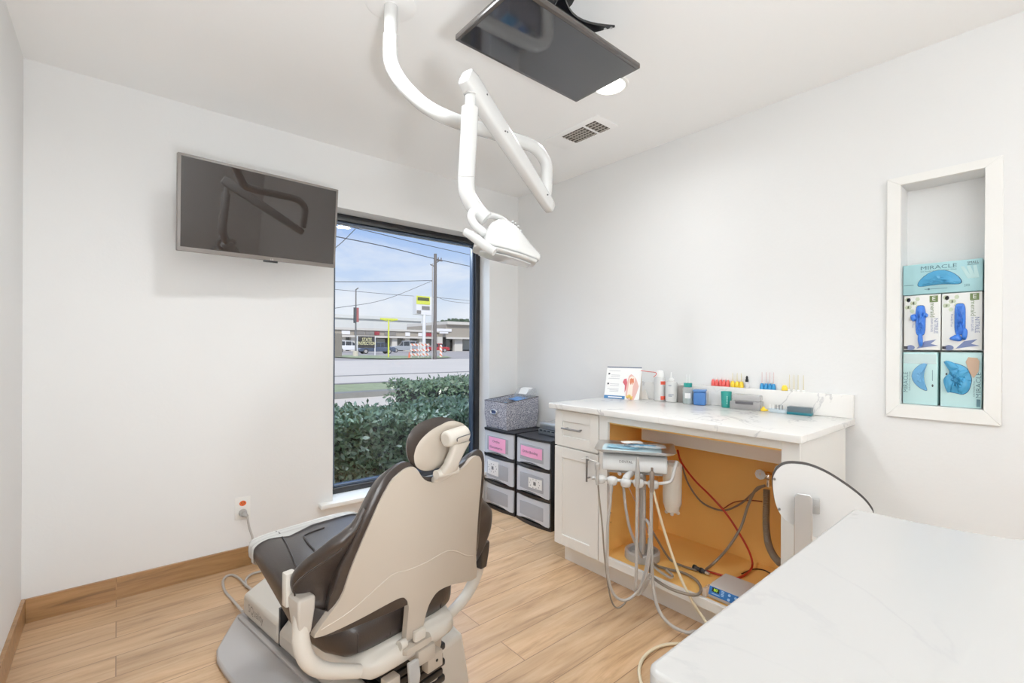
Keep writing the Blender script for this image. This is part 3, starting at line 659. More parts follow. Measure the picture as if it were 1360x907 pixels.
obj('face_frame', b, CABW, cab, ang=0, mods=[('BEVEL', dict(width=.0012, segments=1))])
b = nb()
bb(b, (1.935, .640, .130), (2.46, 1.55, .151)); bb(b, (2.452, .640, .151), (2.461, 1.55, .845)); bb(b, (1.936, 1.541, .151), (2.452, 1.5525, .845)); bb(b, (1.936, .637, .151), (2.452, .646, .845)); bb(b, (1.936, .646, .834), (2.452, 1.541, .8455))
obj('bay_lining', b, AMBER, cab, ang=0)
b = nb()
for yy, xs in ((1.5405, (2.0, 2.36)), (.6465, (2.0, 2.36))):
    for x in xs:
        for k in range(9): cyl(b, (x, yy - .0004, .30 + k * .05), (x, yy + .0004, .30 + k * .05), .003, n=8)
for yy in (.93, 1.49):
    for k in range(5): cyl(b, (2.4512, yy, .30 + k * .075), (2.4522, yy, .30 + k * .075), .004, n=8)
obj('shelf_pin_hole', b, mat('hole_brown', srgb(74, 46, 22), .8), cab, ang=0)['kind'] = 'stuff'
b = nb(); bb(b, (2.20, .647, .722), (2.218, 1.49, .833)); obj('apron_board', b, CABW, cab, ang=0)
b = nb(); bb(b, (1.988, .636, 0), (2.0, 1.86, .105)); bb(b, (2.0, 1.848, 0), (2.46, 1.86, .105)); bb(b, (2.0, .636, 0), (2.46, .648, .105)); obj('toe_kick', b, CABW, cab, ang=0)
def shaker(name, y0, y1, z0, z1, st):
    b = nb(); bb(b, (1.923, y0 + .01, z0 + .01), (1.9345, y1 - .01, z1 - .01))
    for q in ((y0, y0 + st, z0, z1), (y1 - st, y1, z0, z1), (y0 + st, y1 - st, z0, z0 + st), (y0 + st, y1 - st, z1 - st, z1)):
        bb(b, (1.915, q[0], q[2]), (1.9345, q[1], q[3]))
    return obj(name, b, CABW, cab, ang=0, mods=[('BEVEL', dict(width=.0015, segments=1))])
dr = shaker('drawer', 1.559, 1.874, .672, .870, .058); do = shaker('door', 1.559, 1.874, .114, .665, .058)
def pull(p, q, par):
    b = nb(); p, q = V(p), V(q); tube(b, [p, q], .0055, 12, 0); d = (q - p).normalized()
    for t in (.14, .86):
        m_ = p.lerp(q, t); cyl(b, m_, (1.921, m_.y, m_.z), .0045, n=10)
    obj('handle', b, NICKEL, par)
pz_ = onx(1.89, 758, 571); pull((1.888, pz_.y + .068, pz_.z + .001), (1.888, pz_.y - .068, pz_.z + .001), dr)
pz_ = onx(1.89, 779.5, 623); pull((1.888, pz_.y, pz_.z + .066), (1.888, pz_.y, pz_.z - .066), do)
# worktop with upstand
b = nb(); bb(b, (CX, CYR, .8802), (XB - .001, CYL_, CT), .004, 3); wt = single('worktop', b, MARB, 'white veined quartz worktop on the cabinet against the right wall', 'worktop', ang=50)
b = nb(); bb(b, (XB - .022, CYR + .003, CT + .0004), (XB - .001, CYL_, 1.016), .002); single('backsplash', b, MARB, 'low white quartz upstand along the wall behind the worktop', 'backsplash', ang=50)
# ------------------------------------------------------------------ foreground peninsula
pn = thing('peninsula_counter', 'large white quartz counter filling the lower right foreground', 'counter', (.75, -.4, 0))
def rcorner(cx, cy, r, a0, n=6): return [(cx + r * math.cos(math.radians(a0 + 90 * k / n)), cy + r * math.sin(math.radians(a0 + 90 * k / n))) for k in range(n + 1)]
pl_ = rcorner(1.103 - .012, .262 - .012, .012, 0) + rcorner(.394 + .014, .262 - .014, .014, 90) + [(.394, -1.2), (1.46, -1.2), (1.42, -.9), (1.30, -.25)]
pl_ += [(V((x, y, 0)).x, y) for x, y in ((1.20, -.06), (1.155, .015), (1.128, .06), (1.113, .11), (1.105, .17))]
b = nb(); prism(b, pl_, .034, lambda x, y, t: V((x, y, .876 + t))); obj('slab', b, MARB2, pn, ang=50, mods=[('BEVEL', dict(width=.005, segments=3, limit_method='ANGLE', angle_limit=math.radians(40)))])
b = nb(); bb(b, (.43, -1.15, .1), (1.06, .215, .8755)); bb(b, (.48, -1.12, 0), (1.02, .17, .1)); obj('carcass', b, CABW, pn, ang=0)
# ------------------------------------------------------------------ delivery unit
UXD = V((.55, -.835, 0)).normalized(); UYD = V((.835, .55, 0)).normalized(); UO = V((1.82, 1.27, 0))
ud = thing('delivery_unit', 'white dental delivery head with a row of hanging handpieces and hoses', 'dental unit', (UO.x, UO.y, 0), math.atan2(UXD.y, UXD.x))
def ul(x, y, z): return UO + UXD * x + UYD * y + V((0, 0, z))
b = nb(); prism(b, [(-.012, .655), (-.016, .672), (-.006, .705), (.025, .727), (.06, .735), (.17, .735), (.17, .655)], .290, lambda y, z, t: ul(-.145 + t, y, z))
obj('head', b, WHITEP, ud, mods=[('BEVEL', dict(width=.006, segments=3, limit_method='ANGLE', angle_limit=math.radians(40)))])
b = nb(); prism(b, [(.012, .64), (.012, .655), (.16, .655), (.16, .63)], .25, lambda y, z, t: ul(-.125 + t, y, z)); obj('underside', b, GREYP, ud, ang=0)
for x in (-.065, .03): 
    b = nb(); cyl(b, ul(x, .012, .644), ul(x, -.012, .642), .0085, n=14); obj('control_knob', b, GREYP, ud)
b = nb(); cyl(b, ul(.145, .05, .695), ul(.149, .05, .695), .008, n=14); obj('side_button', b, DGREY, ud)
text('head_text', 'DENTAL', .016, mat('unit_lettering', srgb(84, 80, 76), .5), M.Translation(ul(-.038, -.0105, .6985)) @ frame((0, 0, 0), UXD, UYD * .3 + V((0, 0, 1))), ud, width=.06)
b = nb(); cb = onz(.152, 853, 740); cb.z = .1525
cyl(b, cb + V((0, 0, .03)), (cb.x, cb.y, .675), .017, n=16); tube(b, [(cb.x, cb.y, .665), ul(.03, .2, .672), ul(.0, .12, .672)], .02, 12, 4); obj('support_post', b, GREYP, ud)
b = nb(); lathe(b, cb, [(.001, 0), (.088, 0), (.088, .035), (.078, .042), (.068, .035), (.064, .012), (.001, .012)], 28); obj('post_base', b, GREYP, ud)
# holder bar
DB = 2.10
hb = [at(786, 634.5, DB), at(800, 636, DB), at(840, 639.5, DB), at(868, 642, DB), at(886, 641, DB), at(892, 637, DB), at(895, 627, DB), at(899, 612, DB)]
b = nb(); tube(b, hb, .0072, 12, 5); tube(b, [ul(-.01, .02, .645), at(832, 634, DB), at(831, 640, DB)], .016, 12, 4); obj('holder_bar', b, WHITEP, ud)
for px, py in ((797, 636), (813, 638.5), (831, 641), (848, 641.5), (867.5, 643.5)):
    c = at(px, py, DB - .008); b = nb(); n = 18
    rr = []
    for z, r0 in ((-.019, .013), (-.014, .021), (.004, .025), (.015, .021), (.019, .012)): rr.append([c + V((math.cos(2 * math.pi * k / n) * r0, math.sin(2 * math.pi * k / n) * r0, z)) for k in range(n)])
    loft(b, rr); obj('holder', b, WHITEP, ud, ang=60)
HG = mat('handpiece_grey', srgb(182, 180, 176), .3, .3); HB = mat('handpiece_taupe', srgb(150, 136, 124), .35, .3)
DH = 2.07
def hpc(name, prof, px, py0, m, tip=None):
    c = at(px, py0, DH); b = nb(); lathe(b, c, prof, 18)
    if tip: tube(b, tip, .0028, 8, 4)
    return obj(name, b, m, ud)
hpc('syringe', [(.006, -.06), (.008, -.05), (.009, -.01), (.0075, 0), (.011, .012), (.013, .03), (.011, .038), (.0001, .04)], 793.5, 626, HG, [at(792, 613, DH), at(785, 611, DH), at(779, 608.2, DH), at(772, 609.2, DH)])
hpc('ultrasonic_handpiece', [(.007, -.03), (.009, -.02), (.011, 0), (.012, .012), (.0105, .045), (.0075, .085), (.0055, .112), (.0001, .114)], 846.5, 640, HG)
hpc('motor_handpiece', [(.008, -.035), (.0095, -.02), (.0105, 0), (.0105, .05), (.0095, .056), (.0055, .058), (.0055, .074), (.0001, .075)], 865.8, 643, HB)
hpc('hose_coupler', [(.006, -.03), (.008, -.02), (.009, 0), (.007, .01), (.0001, .011)], 811.5, 646, HG)
def hose(pts, r, m): 
    b = nb(); tube(b, pts, r, 10, 6); obj('hose', b, m, ud)
A_ = lambda px, py, D=2.08: at(px, py, D)
hose([A_(794, 640), A_(796, 662), A_(800, 700), A_(803, 740), A_(808, 780, 2.09), A_(813, 800, 2.10), A_(820, 807.5, 2.10), A_(828, 803, 2.11), A_(833, 796, 2.12)], .0038, DHOSE)
hose([A_(811.5, 650), A_(810.5, 668), A_(807, 700), A_(806, 740), A_(808.5, 770), A_(815, 789), A_(826, 797), A_(838, 794), A_(850, 780), A_(858, 755), A_(863, 720), A_(863, 698)], .0065, HOSE)
hose([A_(828, 645, 2.12), A_(830.5, 670, 2.12), A_(836, 700, 2.13), A_(845, 724, 2.15), A_(852, 740, 2.2)], .0065, HOSE)
hose([A_(846.5, 646), A_(846, 690), A_(845.5, 740), A_(844.5, 775), A_(844, 784, 2.09), A_(848, 789, 2.1), A_(856, 780, 2.1), A_(862, 768, 2.08)], .0075, HOSE)
hose([A_(855.5, 650, 2.13), A_(855, 690, 2.13), A_(854, 735, 2.16)], .0068, HOSE)
hose([A_(865, 650), A_(865, 700), A_(866, 755), A_(869, 790, 2.06), A_(877, 814, 2.03), A_(892, 831, 1.99), A_(912, 840, 1.96), A_(930, 843, 1.94), V((1.72, .78, .008))], .0075, HOSE)
hose([A_(868, 652), A_(875, 680), A_(887, 720), A_(903, 765, 2.04), A_(921, 801, 2.0), A_(938, 827, 1.96), V((1.74, .74, .008))], .006, CREAM)
hose([A_(863, 698), A_(860, 692, 2.1), A_(857, 690, 2.12)], .0065, HOSE)
S_ = lambda px, py, z=.160: onz(z, px, py)
hose([A_(862, 715, 2.10), A_(862, 745, 2.1), S_(866, 765, .175), S_(885, 779, .17), S_(905, 787, .168), S_(924, 790, .166), S_(931, 783, .165), S_(925, 771, .164), S_(908, 761, .164), S_(890, 756.5, .165), S_(872, 751, .17), A_(861, 741, 2.2)], .0065, DHOSE)
hose([S_(868, 752, .17), S_(878, 760, .18), S_(890, 767, .17), S_(893, 764, .168), S_(885, 757, .168)], .0058, HOSE)
hose([A_(864, 735, 2.06), A_(858, 765, 2.06), A_(850, 781, 2.07), A_(847, 787, 2.08), A_(853, 779, 2.08), A_(864, 762, 2.07)], .0055, HOSE)
b = nb(); tube(b, [A_(834, 645, 2.14), A_(842, 662, 2.14), A_(853, 685, 2.14), A_(862, 712, 2.12)], .0015, 6, 6); obj('thin_tube', b, HOSE, ud)
# water bottle behind the head
wb = at(893, 640, 2.30); b = nb()
lathe(b, (wb.x, wb.y, .415), [(.018, 0), (.03, .004), (.036, .02), (.044, .045), (.045, .09), (.045, .235), (.03, .25), (.001, .25)], 24); obj('water_bottle', b, mat('milky_bottle', srgb(226, 220, 208), .35), ud)
b = nb()
for k in range(4): a = k * math.pi / 2 + .5; sph(b, (wb.x + .027 * math.cos(a), wb.y + .027 * math.sin(a), .414), .009)
obj('bottle_foot', b, _m['milky_bottle'], ud)
# cables that belong to the cabinet bay
def cable(label, pts, r, m, name='supply_hose', n=10): 
    b = nb(); tube(b, pts, r, n, 6); return single(name, b, m, label, 'hose')
I_ = lambda px, py, x=2.36: onx(x, px, py)
cable('thin red hose curving down the amber back of the cabinet bay', [I_(900, 598, 2.25), I_(905, 614, 2.3), I_(922, 637), I_(943, 658), I_(963, 680), I_(983, 710), I_(996, 735), S_(999, 752, .17), S_(990, 763), S_(974, 768), S_(955, 763), S_(938, 758)], .0052, RED)
cable('grey tube drooping behind the red hose in the cabinet bay', [I_(904, 610, 2.42), I_(913, 640, 2.42), I_(930, 665, 2.42), I_(950, 676, 2.42), I_(966, 677, 2.42), I_(985, 668, 2.4), I_(1000, 655, 2.36), I_(1014, 645, 2.3)], .0048, DHOSE)
cable('grey tube running from the valve down to the black connector', [I_(1016, 645, 2.26), I_(1004, 650, 2.26), I_(994, 670, 2.26), I_(984, 700, 2.24), I_(968, 726, 2.2), I_(950, 746, 2.1), S_(938, 756, .165)], .0062, DHOSE)
cable('grey tube lying along the bay floor to the black connector', [A_(858, 690, 2.3), A_(872, 715, 2.32), S_(890, 743), S_(908, 752), S_(925, 757.5)], .0055, DHOSE)
cable('thin red-brown tube level across the back of the bay', [I_(960, 676, 2.43), I_(975, 667, 2.43), I_(995, 664.5, 2.43), I_(1012, 666, 2.4)], .003, mat('brown_tube', srgb(140, 60, 34), .5))
cn = thing('hose_connector', 'black and steel hose connector lying on the bay floor', 'connector', S_(930, 757, .153))
b = nb(); p, q = S_(923.5, 754, .166), S_(937, 760, .166); cyl(b, p, q, .010, n=14); obj('coupling', b, DGREY, cn)
b = nb(); cyl(b, p.lerp(q, -.18), p, .013, n=14); cyl(b, p.lerp(q, .5), p.lerp(q, .68), .0125, n=14); obj('collar', b, BLACK, cn)
b = nb(); cyl(b, q, q + (q - p) * .35, .007, n=12); obj('ferrule', b, STEEL, cn)
vl = thing('shutoff_valve', 'chrome shutoff valve fixed at the right end of the bay above a ribbed hose', 'valve', I_(1020, 635, 2.30))
vc_ = I_(1021, 632, 2.30); b = nb(); sph(b, vc_, .022); cyl(b, vc_, vc_ + V((.06, 0, 0)), .012); cyl(b, vc_ + V((0, 0, -.05)), vc_ + V((0, 0, -.015)), .012); cyl(b, vc_ + V((-.012, .012, .012)), vc_ + V((-.04, .03, .012)), .012); obj('valve_body', b, CHROME, vl)
b = nb(); cyl(b, vc_ + V((-.045, .02, .01)), vc_ + V((-.03, .02, .01)), .024, n=8); obj('valve_knob', b, CHROME, vl)
b = nb(); cyl(b, (vc_.x + .06, vc_.y, vc_.z), (2.451, vc_.y, vc_.z), .012); cyl(b, (2.44, vc_.y, vc_.z), (2.4515, vc_.y, vc_.z), .028); obj('wall_pipe', b, CHROME, vl)
b = nb(); P_ = spline([I_(1018, 650, 2.30), I_(1018, 668, 2.28), I_(1017.5, 695, 2.26), I_(1020, 720, 2.2), I_(1027, 737, 2.12), I_(1036, 748, 2.05)], 22); n_ = len(P_)
rg = []
for k, p in enumerate(P_):
    T_ = (P_[min(k + 1, n_ - 1)] - P_[max(k - 1, 0)]).normalized(); a_ = T_.cross(V((0, 1, .2))).normalized(); c_ = T_.cross(a_); r_ = .0155 if k % 2 else .0130
    rg.append([p + a_ * math.cos(2 * math.pi * j / 12) * r_ + c_ * math.sin(2 * math.pi * j / 12) * r_ for j in range(12)])
loft(b, rg); single('ribbed_hose', b, mat('ribbed_taupe', srgb(128, 112, 94), .5), 'thick ribbed taupe hose hanging below the chrome valve', 'hose', ang=60)
b = nb(); tube(b, [S_(985, 762, .156), S_(1000, 756, .156), S_(1014, 757, .156), S_(1024, 762, .156)], .003, 8); single('black_wire', b, BLACK, 'thin black wire curling on the bay floor behind the blue box', 'wire')
# pump control box
cbx = thing('control_box', 'small blue control box with a green digital display on the bay floor', 'control box', (2.02, .89, .152))
b = nb(); prism(b, [(1.944, .1545), (1.938, .176), (1.952, .205), (1.975, .210), (2.10, .210), (2.10, .1545)], .165, lambda x, z, t: V((x, .812 + t, z))); obj('case', b, mat('case_grey', srgb(196, 190, 184), .4), cbx, mods=[('BEVEL', dict(width=.004, segments=2))])
fn = frame((0, 0, 0), (0, -1, 0), V((.014, 0, .029)))
fo_ = V((1.9445, .895, .1895))
def fq(x0, x1, y0, y1, off): return [M.Translation(fo_) @ fn @ V((x, y, off)) for x, y in ((x0, y0), (x1, y0), (x1, y1), (x0, y1))]
b = nb(); prism(b, [(-.078, -.019), (.078, -.019), (.078, .0155), (-.078, .0155)], .002, lambda x, y, t: M.Translation(fo_) @ fn @ V((x, y, .0008 + t))); fp_ = obj('front_panel', b, mat('panel_blue', srgb(30, 104, 178), .3), cbx, ang=0)
b = nb(); quad(b, fq(-.066, -.034, -.004, .013, .0032)); obj('display', b, mat('display_dark', srgb(24, 44, 20), .2), fp_, ang=0)
text('display_digits', '80', .016, mat('display_green', srgb(176, 226, 40), .4, emit=.5), M.Translation(fo_) @ fn @ M.Translation((-.050, .0045, .0036)), fp_)
LB = mat('button_pale_blue', srgb(150, 196, 236), .35)
for x, y in ((.008, .006), (.034, .004), (.008, -.011), (.05, -.008)):
    b = nb(); cyl(b, M.Translation(fo_) @ fn @ V((x, y, .0026)), M.Translation(fo_) @ fn @ V((x, y, .005)), .0052, n=14); obj('button', b, LB, fp_)
b = nb()
for k in range(4): quad(b, fq(-.026, -.014, .009 - .006 * k, .0125 - .006 * k, .0032))
quad(b, fq(-.064, -.03, -.0125, -.0095, .0032)); obj('panel_marks', b, LB, fp_, ang=0)
b = nb(); bb(b, (1.93, .978, .1525), (1.99, 1.0, .19), .006); obj('plastic_wrap', b, film('box_wrap', srgb(226, 222, 216), .35, .15), cbx)
# tray on the unit with pouches
tr = thing('instrument_tray', 'steel instrument tray lying on top of the white delivery head', 'tray', ul(0, .09, .737))
def tray_ring(hx_, hy_, z, r=.02, cy=.085):
    o = []
    for cx_, cy_, a0 in ((hx_ - r, hy_ - r, 0), (-hx_ + r, hy_ - r, 90), (-hx_ + r, -hy_ + r, 180), (hx_ - r, -hy_ + r, 270)):
        for k in range(6): a = math.radians(a0 + 18 * k); o.append(ul(cx_ + r * math.cos(a), cy + cy_ + r * math.sin(a), z))
    return o
b = nb(); loft(b, [tray_ring(.158, .098, .7375), tray_ring(.173, .112, .7455), tray_ring(.180, .118, .7525), tray_ring(.183, .120, .7535), tray_ring(.180, .118, .7545), tray_ring(.172, .110, .748), tray_ring(.157, .097, .7415)]); obj('tray_dish', b, STEEL, tr, ang=50)
def crumple(bm, c, ex, ey, w_, h_, nx, ny, amp, seed, zoff=0, lift=0):
    rnd = random.Random(seed); G = []
    for i in range(nx + 1):
        G.append([])
        for j in range(ny + 1):
            u, v = i / nx - .5, j / ny - .5; e = 1 if 0 < i < nx and 0 < j < ny else .4
            G[-1].append(bm.verts.new(c + ex * (u * w_) + ey * (v * h_) + V((0, 0, zoff + lift * max(0, u) + rnd.random() * amp * e))))
    for i in range(nx):
        for j in range(ny): bm.faces.new((G[i][j], G[i + 1][j], G[i + 1][j + 1], G[i][j + 1]))
BIB = mat('pale_blue_bib', srgb(196, 222, 230), .6); POU = mat('blue_pouch_print', srgb(140, 190, 212), .3); CLR = film('clear_pouch_film', srgb(206, 218, 224), .55, .12)
b = nb(); crumple(b, ul(-.015, .085, .7425), UXD, UYD, .27, .175, 10, 6, .004, 3); single('tray_liner', b, BIB, 'pale blue paper liner lying in the steel tray', 'liner', ang=70, mods=[('SUBSURF', dict(levels=1, render_levels=1))])
for k, (x, y, w_, h_, m_, lab) in enumerate(((-.055, .075, .15, .07, POU, 'blue sterile pouch at the left of the tray'), (.045, .11, .19, .08, CLR, 'clear sterile pouch at the back of the tray'), (.06, .05, .16, .06, CLR, 'clear sterile pouch at the front right of the tray'), (-.015, .10, .1, .05, PAPER, 'white paper backed pouch in the middle of the tray'))):
    b = nb(); a_ = .12 * (k - 1); ex = (UXD * math.cos(a_) + UYD * math.sin(a_)); ey = (UYD * math.cos(a_) - UXD * math.sin(a_))
    crumple(b, ul(x, y, .7475 + .0065 * k), ex, ey, w_, h_, 9, 5, .012, 20 + k); single('sterile_pouch', b, m_, lab, 'pouch', group='pouches in the instrument tray', ang=60, mods=[('SUBSURF', dict(levels=1, render_levels=1))])
b = nb(); p, q = ul(-.03, .045, .768), ul(.095, .05, .768); tube(b, [p, p.lerp(q, .5), q], lambda t: .0022 + .0018 * (abs(t - .5) < .3), 8, 6); single('hand_instrument', b, mat('instrument_blue', srgb(70, 120, 150), .25, .6), 'slim blue hand instrument lying across the pouches in the tray', 'instrument')
# floor hose
b = nb(); F_ = lambda px, py: onz(.008, px, py)
tube(b, [F_(930, 852), F_(905, 854.5), F_(885, 856), F_(868, 862), F_(855, 873), F_(849, 888), F_(851, 905), F_(860, 925)], .0062, 10); single('floor_hose', b, CREAM, 'pale hose looped on the floor beside the foreground counter', 'hose')
# ------------------------------------------------------------------ operator stool
so_ = at(1092, 668, 1.40); sdir = (RT * math.cos(math.radians(28)) - FW * math.sin(math.radians(28))); sdir.z = 0; sdir.normalize(); sn = sdir.cross(V((0, 0, 1))).normalized()
if sn.dot(CAM - so_) < 0: sn = -sn
def sp_(px, py): return onplane(so_, sn, px, py)
st = thing('operator_stool', 'stool with a pale oval backrest board, dark rim and steel upright', 'stool', (so_.x - sn.x * .2, so_.y - sn.y * .2, 0))
ol = [(1026.5, 640), (1031, 626), (1041, 618), (1055, 616.5), (1075, 619.5), (1098, 629), (1122, 644), (1143, 660), (1155, 673), (1160, 684), (1156, 700), (1135, 716), (1105, 719), (1079, 711.5), (1057, 699.5), (1040, 687.5), (1030, 668)]
P_ = spline([sp_(*p) for p in ol], 4, closed=True); c_ = sum(P_, V()) / len(P_)
b = nb(); loft(b, [[p for p in P_], [p - sn * .008 for p in P_]]); obj('backrest_board', b, mat('pale_grey_board', srgb(222, 221, 219), .3), st)
b = nb(); Q_ = [c_ + (p - c_) * 1.02 + V((0, 0, .006)) - sn * .010 for p in P_]; dome(b, Q_[::4], -sn, .03, back=-.0, pw=.5); obj('backrest_cushion', b, mat('stool_rim_dark', srgb(70, 66, 64), .45), st, ang=60)
for px, py in ((1028.5, 636), (1035, 676)): b = nb(); cyl(b, sp_(px, py), sp_(px, py) + sn * .004, .004, n=10); obj('screw', b, NICKEL, st)
# flat bright upright bending under the seat
def spn(px, py, off): return onplane(so_ + sn * off, sn, px, py)
u0, u1 = spn(1067, 656, .03), spn(1068, 712, .03); up_ = V((0, 0, 1)); hw = .0235
pr_ = [u1.lerp(u0, t) for t in (0, .5, 1)]
b = nb(); zb_ = .52
R_ = []
for z, o_ in ((u0.z, 0), (u0.z - .012, 0), (u1.z, 0), (zb_, -.006), (.46, -.02), (.425, -.03), (.398, -.06), (.394, -.16)):
    w_ = hw * (.7 if z == u0.z else 1.0); c0 = V((u0.x, u0.y, z)) + sn * o_; nn = sn if z > .41 else V((0, 0, 1))
    R_.append([c0 - sdir * w_ - nn * .003, c0 + sdir * w_ - nn * .003, c0 + sdir * w_ + nn * .003, c0 - sdir * w_ + nn * .003])
loft(b, R_); obj('upright', b, CHROME, st, mods=[('BEVEL', dict(width=.002, segments=2))])
b = nb(); p = spn(1083, 672, .012); box(b, p, (.022, .045, .02), rot=frame((0, 0, 0), sdir, (0, 0, 1)).to_3x3(), bev=.004); cyl(b, p + sn * .008, p + sn * .012, .004, n=10); obj('height_clamp', b, GREYP, st)
seatc = V((u0.x, u0.y, .40)) - sn * .06 + sdir * .07
b = nb(); lathe(b, (seatc.x, seatc.y, seatc.z), [(.02, 0), (.15, 0), (.168, .015), (.172, .035), (.165, .052), (.12, .06), (.001, .062)], 32); obj('seat', b, UPH, st, ang=60)
b = nb(); cyl(b, (seatc.x, seatc.y, .09), (seatc.x, seatc.y, seatc.z), .025); obj('gas_column', b, CHROME, st)
for k in range(5):
    a = k * 2 * math.pi / 5 + .6; d_ = V((math.cos(a), math.sin(a), 0)); b = nb()
    tube(b, [seatc * V((1, 1, 0)).x * 0 + V((seatc.x, seatc.y, .10)), V((seatc.x, seatc.y, .085)) + d_ * .13, V((seatc.x, seatc.y, .065)) + d_ * .23], .014, 10, 4); lg = obj('leg', b, CHROME, st)
    b = nb(); c0 = V((seatc.x, seatc.y, .026)) + d_ * .23; tt = V((-d_.y, d_.x, 0)); cyl(b, c0 - tt * .012, c0 + tt * .012, .025, n=16); obj('caster', b, BLACK, lg)
# ------------------------------------------------------------------ things on the worktop
def put(px, py, xm=2.485):
    q = onz(CT + .0005, px, py)
    if q.x > xm:
        d = ray(px, CY); q = V((xm, d.y * xm / d.x, CT + .0005))
    return q
BLUEB = mat('card_blue', srgb(58, 118, 172), .5)
c0, c1 = V((2.33, 1.854, CT + .0005)), V((2.394, 1.641, CT + .0005)); d_ = (c1 - c0).normalized(); up_ = (V((0, 0, 1)) + d_.cross(V((0, 0, 1))).normalized() * (-.30 if d_.cross(V((0, 0, 1))).dot(CAM - c0) > 0 else .30)).normalized()
nrm_ = d_.cross(up_).normalized(); 
Wc = (c1 - c0).length; Hc = .205
def cq(u, v, off=.0): return c0 + d_ * (u * Wc) + up_ * (v * Hc) + nrm_ * off
cs = 1 if nrm_.dot(CAM - c0) > 0 else -1
card = thing('desk_card', 'white desk card with a tooth picture and blue footer on the worktop', 'display card', (c0 + c1) / 2)
def cpoly(name, pts, m, off, th=.0012, par=None):
    b = nb(); prism(b, pts, th, lambda u, v, t: cq(u, v, cs * (off + t))); return obj(name, b, m, par or card, ang=0)
pan = cpoly('card_panel', [(-.0, 0), (1, 0), (1, 1), (0, 1)], PAPER, 0)
cpoly('header_strip', [(0, .965), (1, .965), (1, 1), (0, 1)], mat('card_slate', srgb(98, 108, 130), .5), .0014, .0006, pan); cpoly('footer_band', [(0, .0), (.60, .0), (.60, .10), (0, .10)], BLUEB, .0014, .0006, pan)
cpoly('footer_letters', [(.12, .035), (.52, .035), (.52, .065), (.12, .065)], PAPER, .0022, .0004, pan)
b = nb()
for v in (.86, .73, .68, .62, .45, .40, .30, .26, .22):
    prism(b, [(.07 if v in (.86, .62, .3) else .14, v), (.40, v), (.40, v + .012), (.07 if v in (.86, .62, .3) else .14, v + .012)], .0004, lambda u, w_, t: cq(u, w_, cs * (.0014 + t)))
obj('text_lines', b, mat('print_grey', srgb(178, 178, 184), .6), pan, ang=0)
b = nb()
for v in (.74, .43): prism(b, [(.06, v), (.11, v + .01), (.10, v + .06), (.05, v + .05)], .0005, lambda u, w_, t: cq(u, w_, cs * (.0014 + t)))
obj('icon', b, INK, pan, ang=0)
gum = [(.62, .08), (.60, .42), (.66, .72), (.72, .78), (.80, .72), (.88, .62), (.96, .42), (.92, .2), (.86, .0), (.70, .0)]
cpoly('gum_picture', gum, mat('print_pink', srgb(226, 178, 168), .6), .0014, .0005, pan)
cpoly('tooth_picture', [(.66, .12), (.68, .5), (.68, .66), (.74, .72), (.82, .70), (.84, .6), (.80, .4), (.80, .02), (.74, .02)], mat('print_ivory', srgb(240, 226, 212), .6), .0021, .0005, pan)
cpoly('nerve_picture', [(.70, .52), (.70, .62), (.74, .66), (.78, .63), (.80, .66), (.82, .54), (.79, .44), (.77, .54), (.74, .44)], mat('print_orange', srgb(214, 120, 84), .6), .0028, .0005, pan)
cpoly('gum_patch', [(.50, .52), (.53, .62), (.60, .64), (.63, .5), (.61, .3), (.58, .2), (.57, .42)], mat('print_rose', srgb(206, 92, 104), .6), .0014, .0005, pan)
b = nb(); t0, t1 = cq(.1, .92, -cs * .002), cq(1, .92, -cs * .002); dep = -nrm_ * cs; dep.z = 0; dep.normalize(); bk = c0 + d_ * (Wc * .1) + dep * .07, c0 + d_ * (Wc * 1.0) + dep * .07
v_ = [b.verts.new(p) for p in (t0, t1, bk[1], bk[0])]; b.faces.new(v_)
for s_ in (0, 1):
    pass
obj('stand_flap', b, mat('card_back', srgb(226, 218, 208), .6), card, ang=0, mods=[('SOLIDIFY', dict(thickness=.0015))])
b = nb(); q = put(836, 530.5)
for k in range(9): a = k * .7; sph(b, q + V((.013 * math.cos(a), .019 * math.sin(a), .010 + .006 * (k % 3))), .010, n=10)
single('tooth_cast', b, mat('ochre_cast', srgb(224, 188, 96), .5), 'small lumpy ochre dental cast at the foot of the tooth card', 'dental cast', ang=70)
b = nb(); q = put(855, 528.5); qd = (put(865, 529) - put(845, 528)).normalized()
loft(b, [[q + qd * x + V((0, 0, z)) + qd.cross(V((0, 0, 1))) * y for x, z in ((-.03, 0), (.035, 0), (.012, .062), (.006, .062))] for y in (-.004, .004)]); single('card_stand', b, mat('card_stand_white', srgb(232, 226, 218), .5), 'small white triangular stand just right of the tooth card', 'stand', ang=0)
def scale(px, py): return (onz(CT, px, py) - CAM).dot(FW) / FPX
def bottle(name, label, px, py, prof, m, cap=None, capm=None, lab=None, labm=None, cat='bottle', group=None):
    q = put(px, py); t = thing(name, label, cat, q, group=group); b = nb(); lathe(b, q, prof, 24); obj('body', b, m, t)
    if cap: b = nb(); lathe(b, q, cap, 20); obj('cap', b, capm, t)
    if lab:
        for z0, z1, a0, a1, r, mm in lab:
            b = nb(); n = 14; va = math.atan2((CAM - q).y, (CAM - q).x)
            rr = [[q + V((r * math.cos(va + a0 + (a1 - a0) * k / n), r * math.sin(va + a0 + (a1 - a0) * k / n), z)) for k in range(n + 1)] for z in (z0, z1)]
            loft(b, rr, caps=False, closed=False); obj('label', b, mm, t)
    return t, q
REDL = mat('label_red', srgb(226, 84, 58), .5)
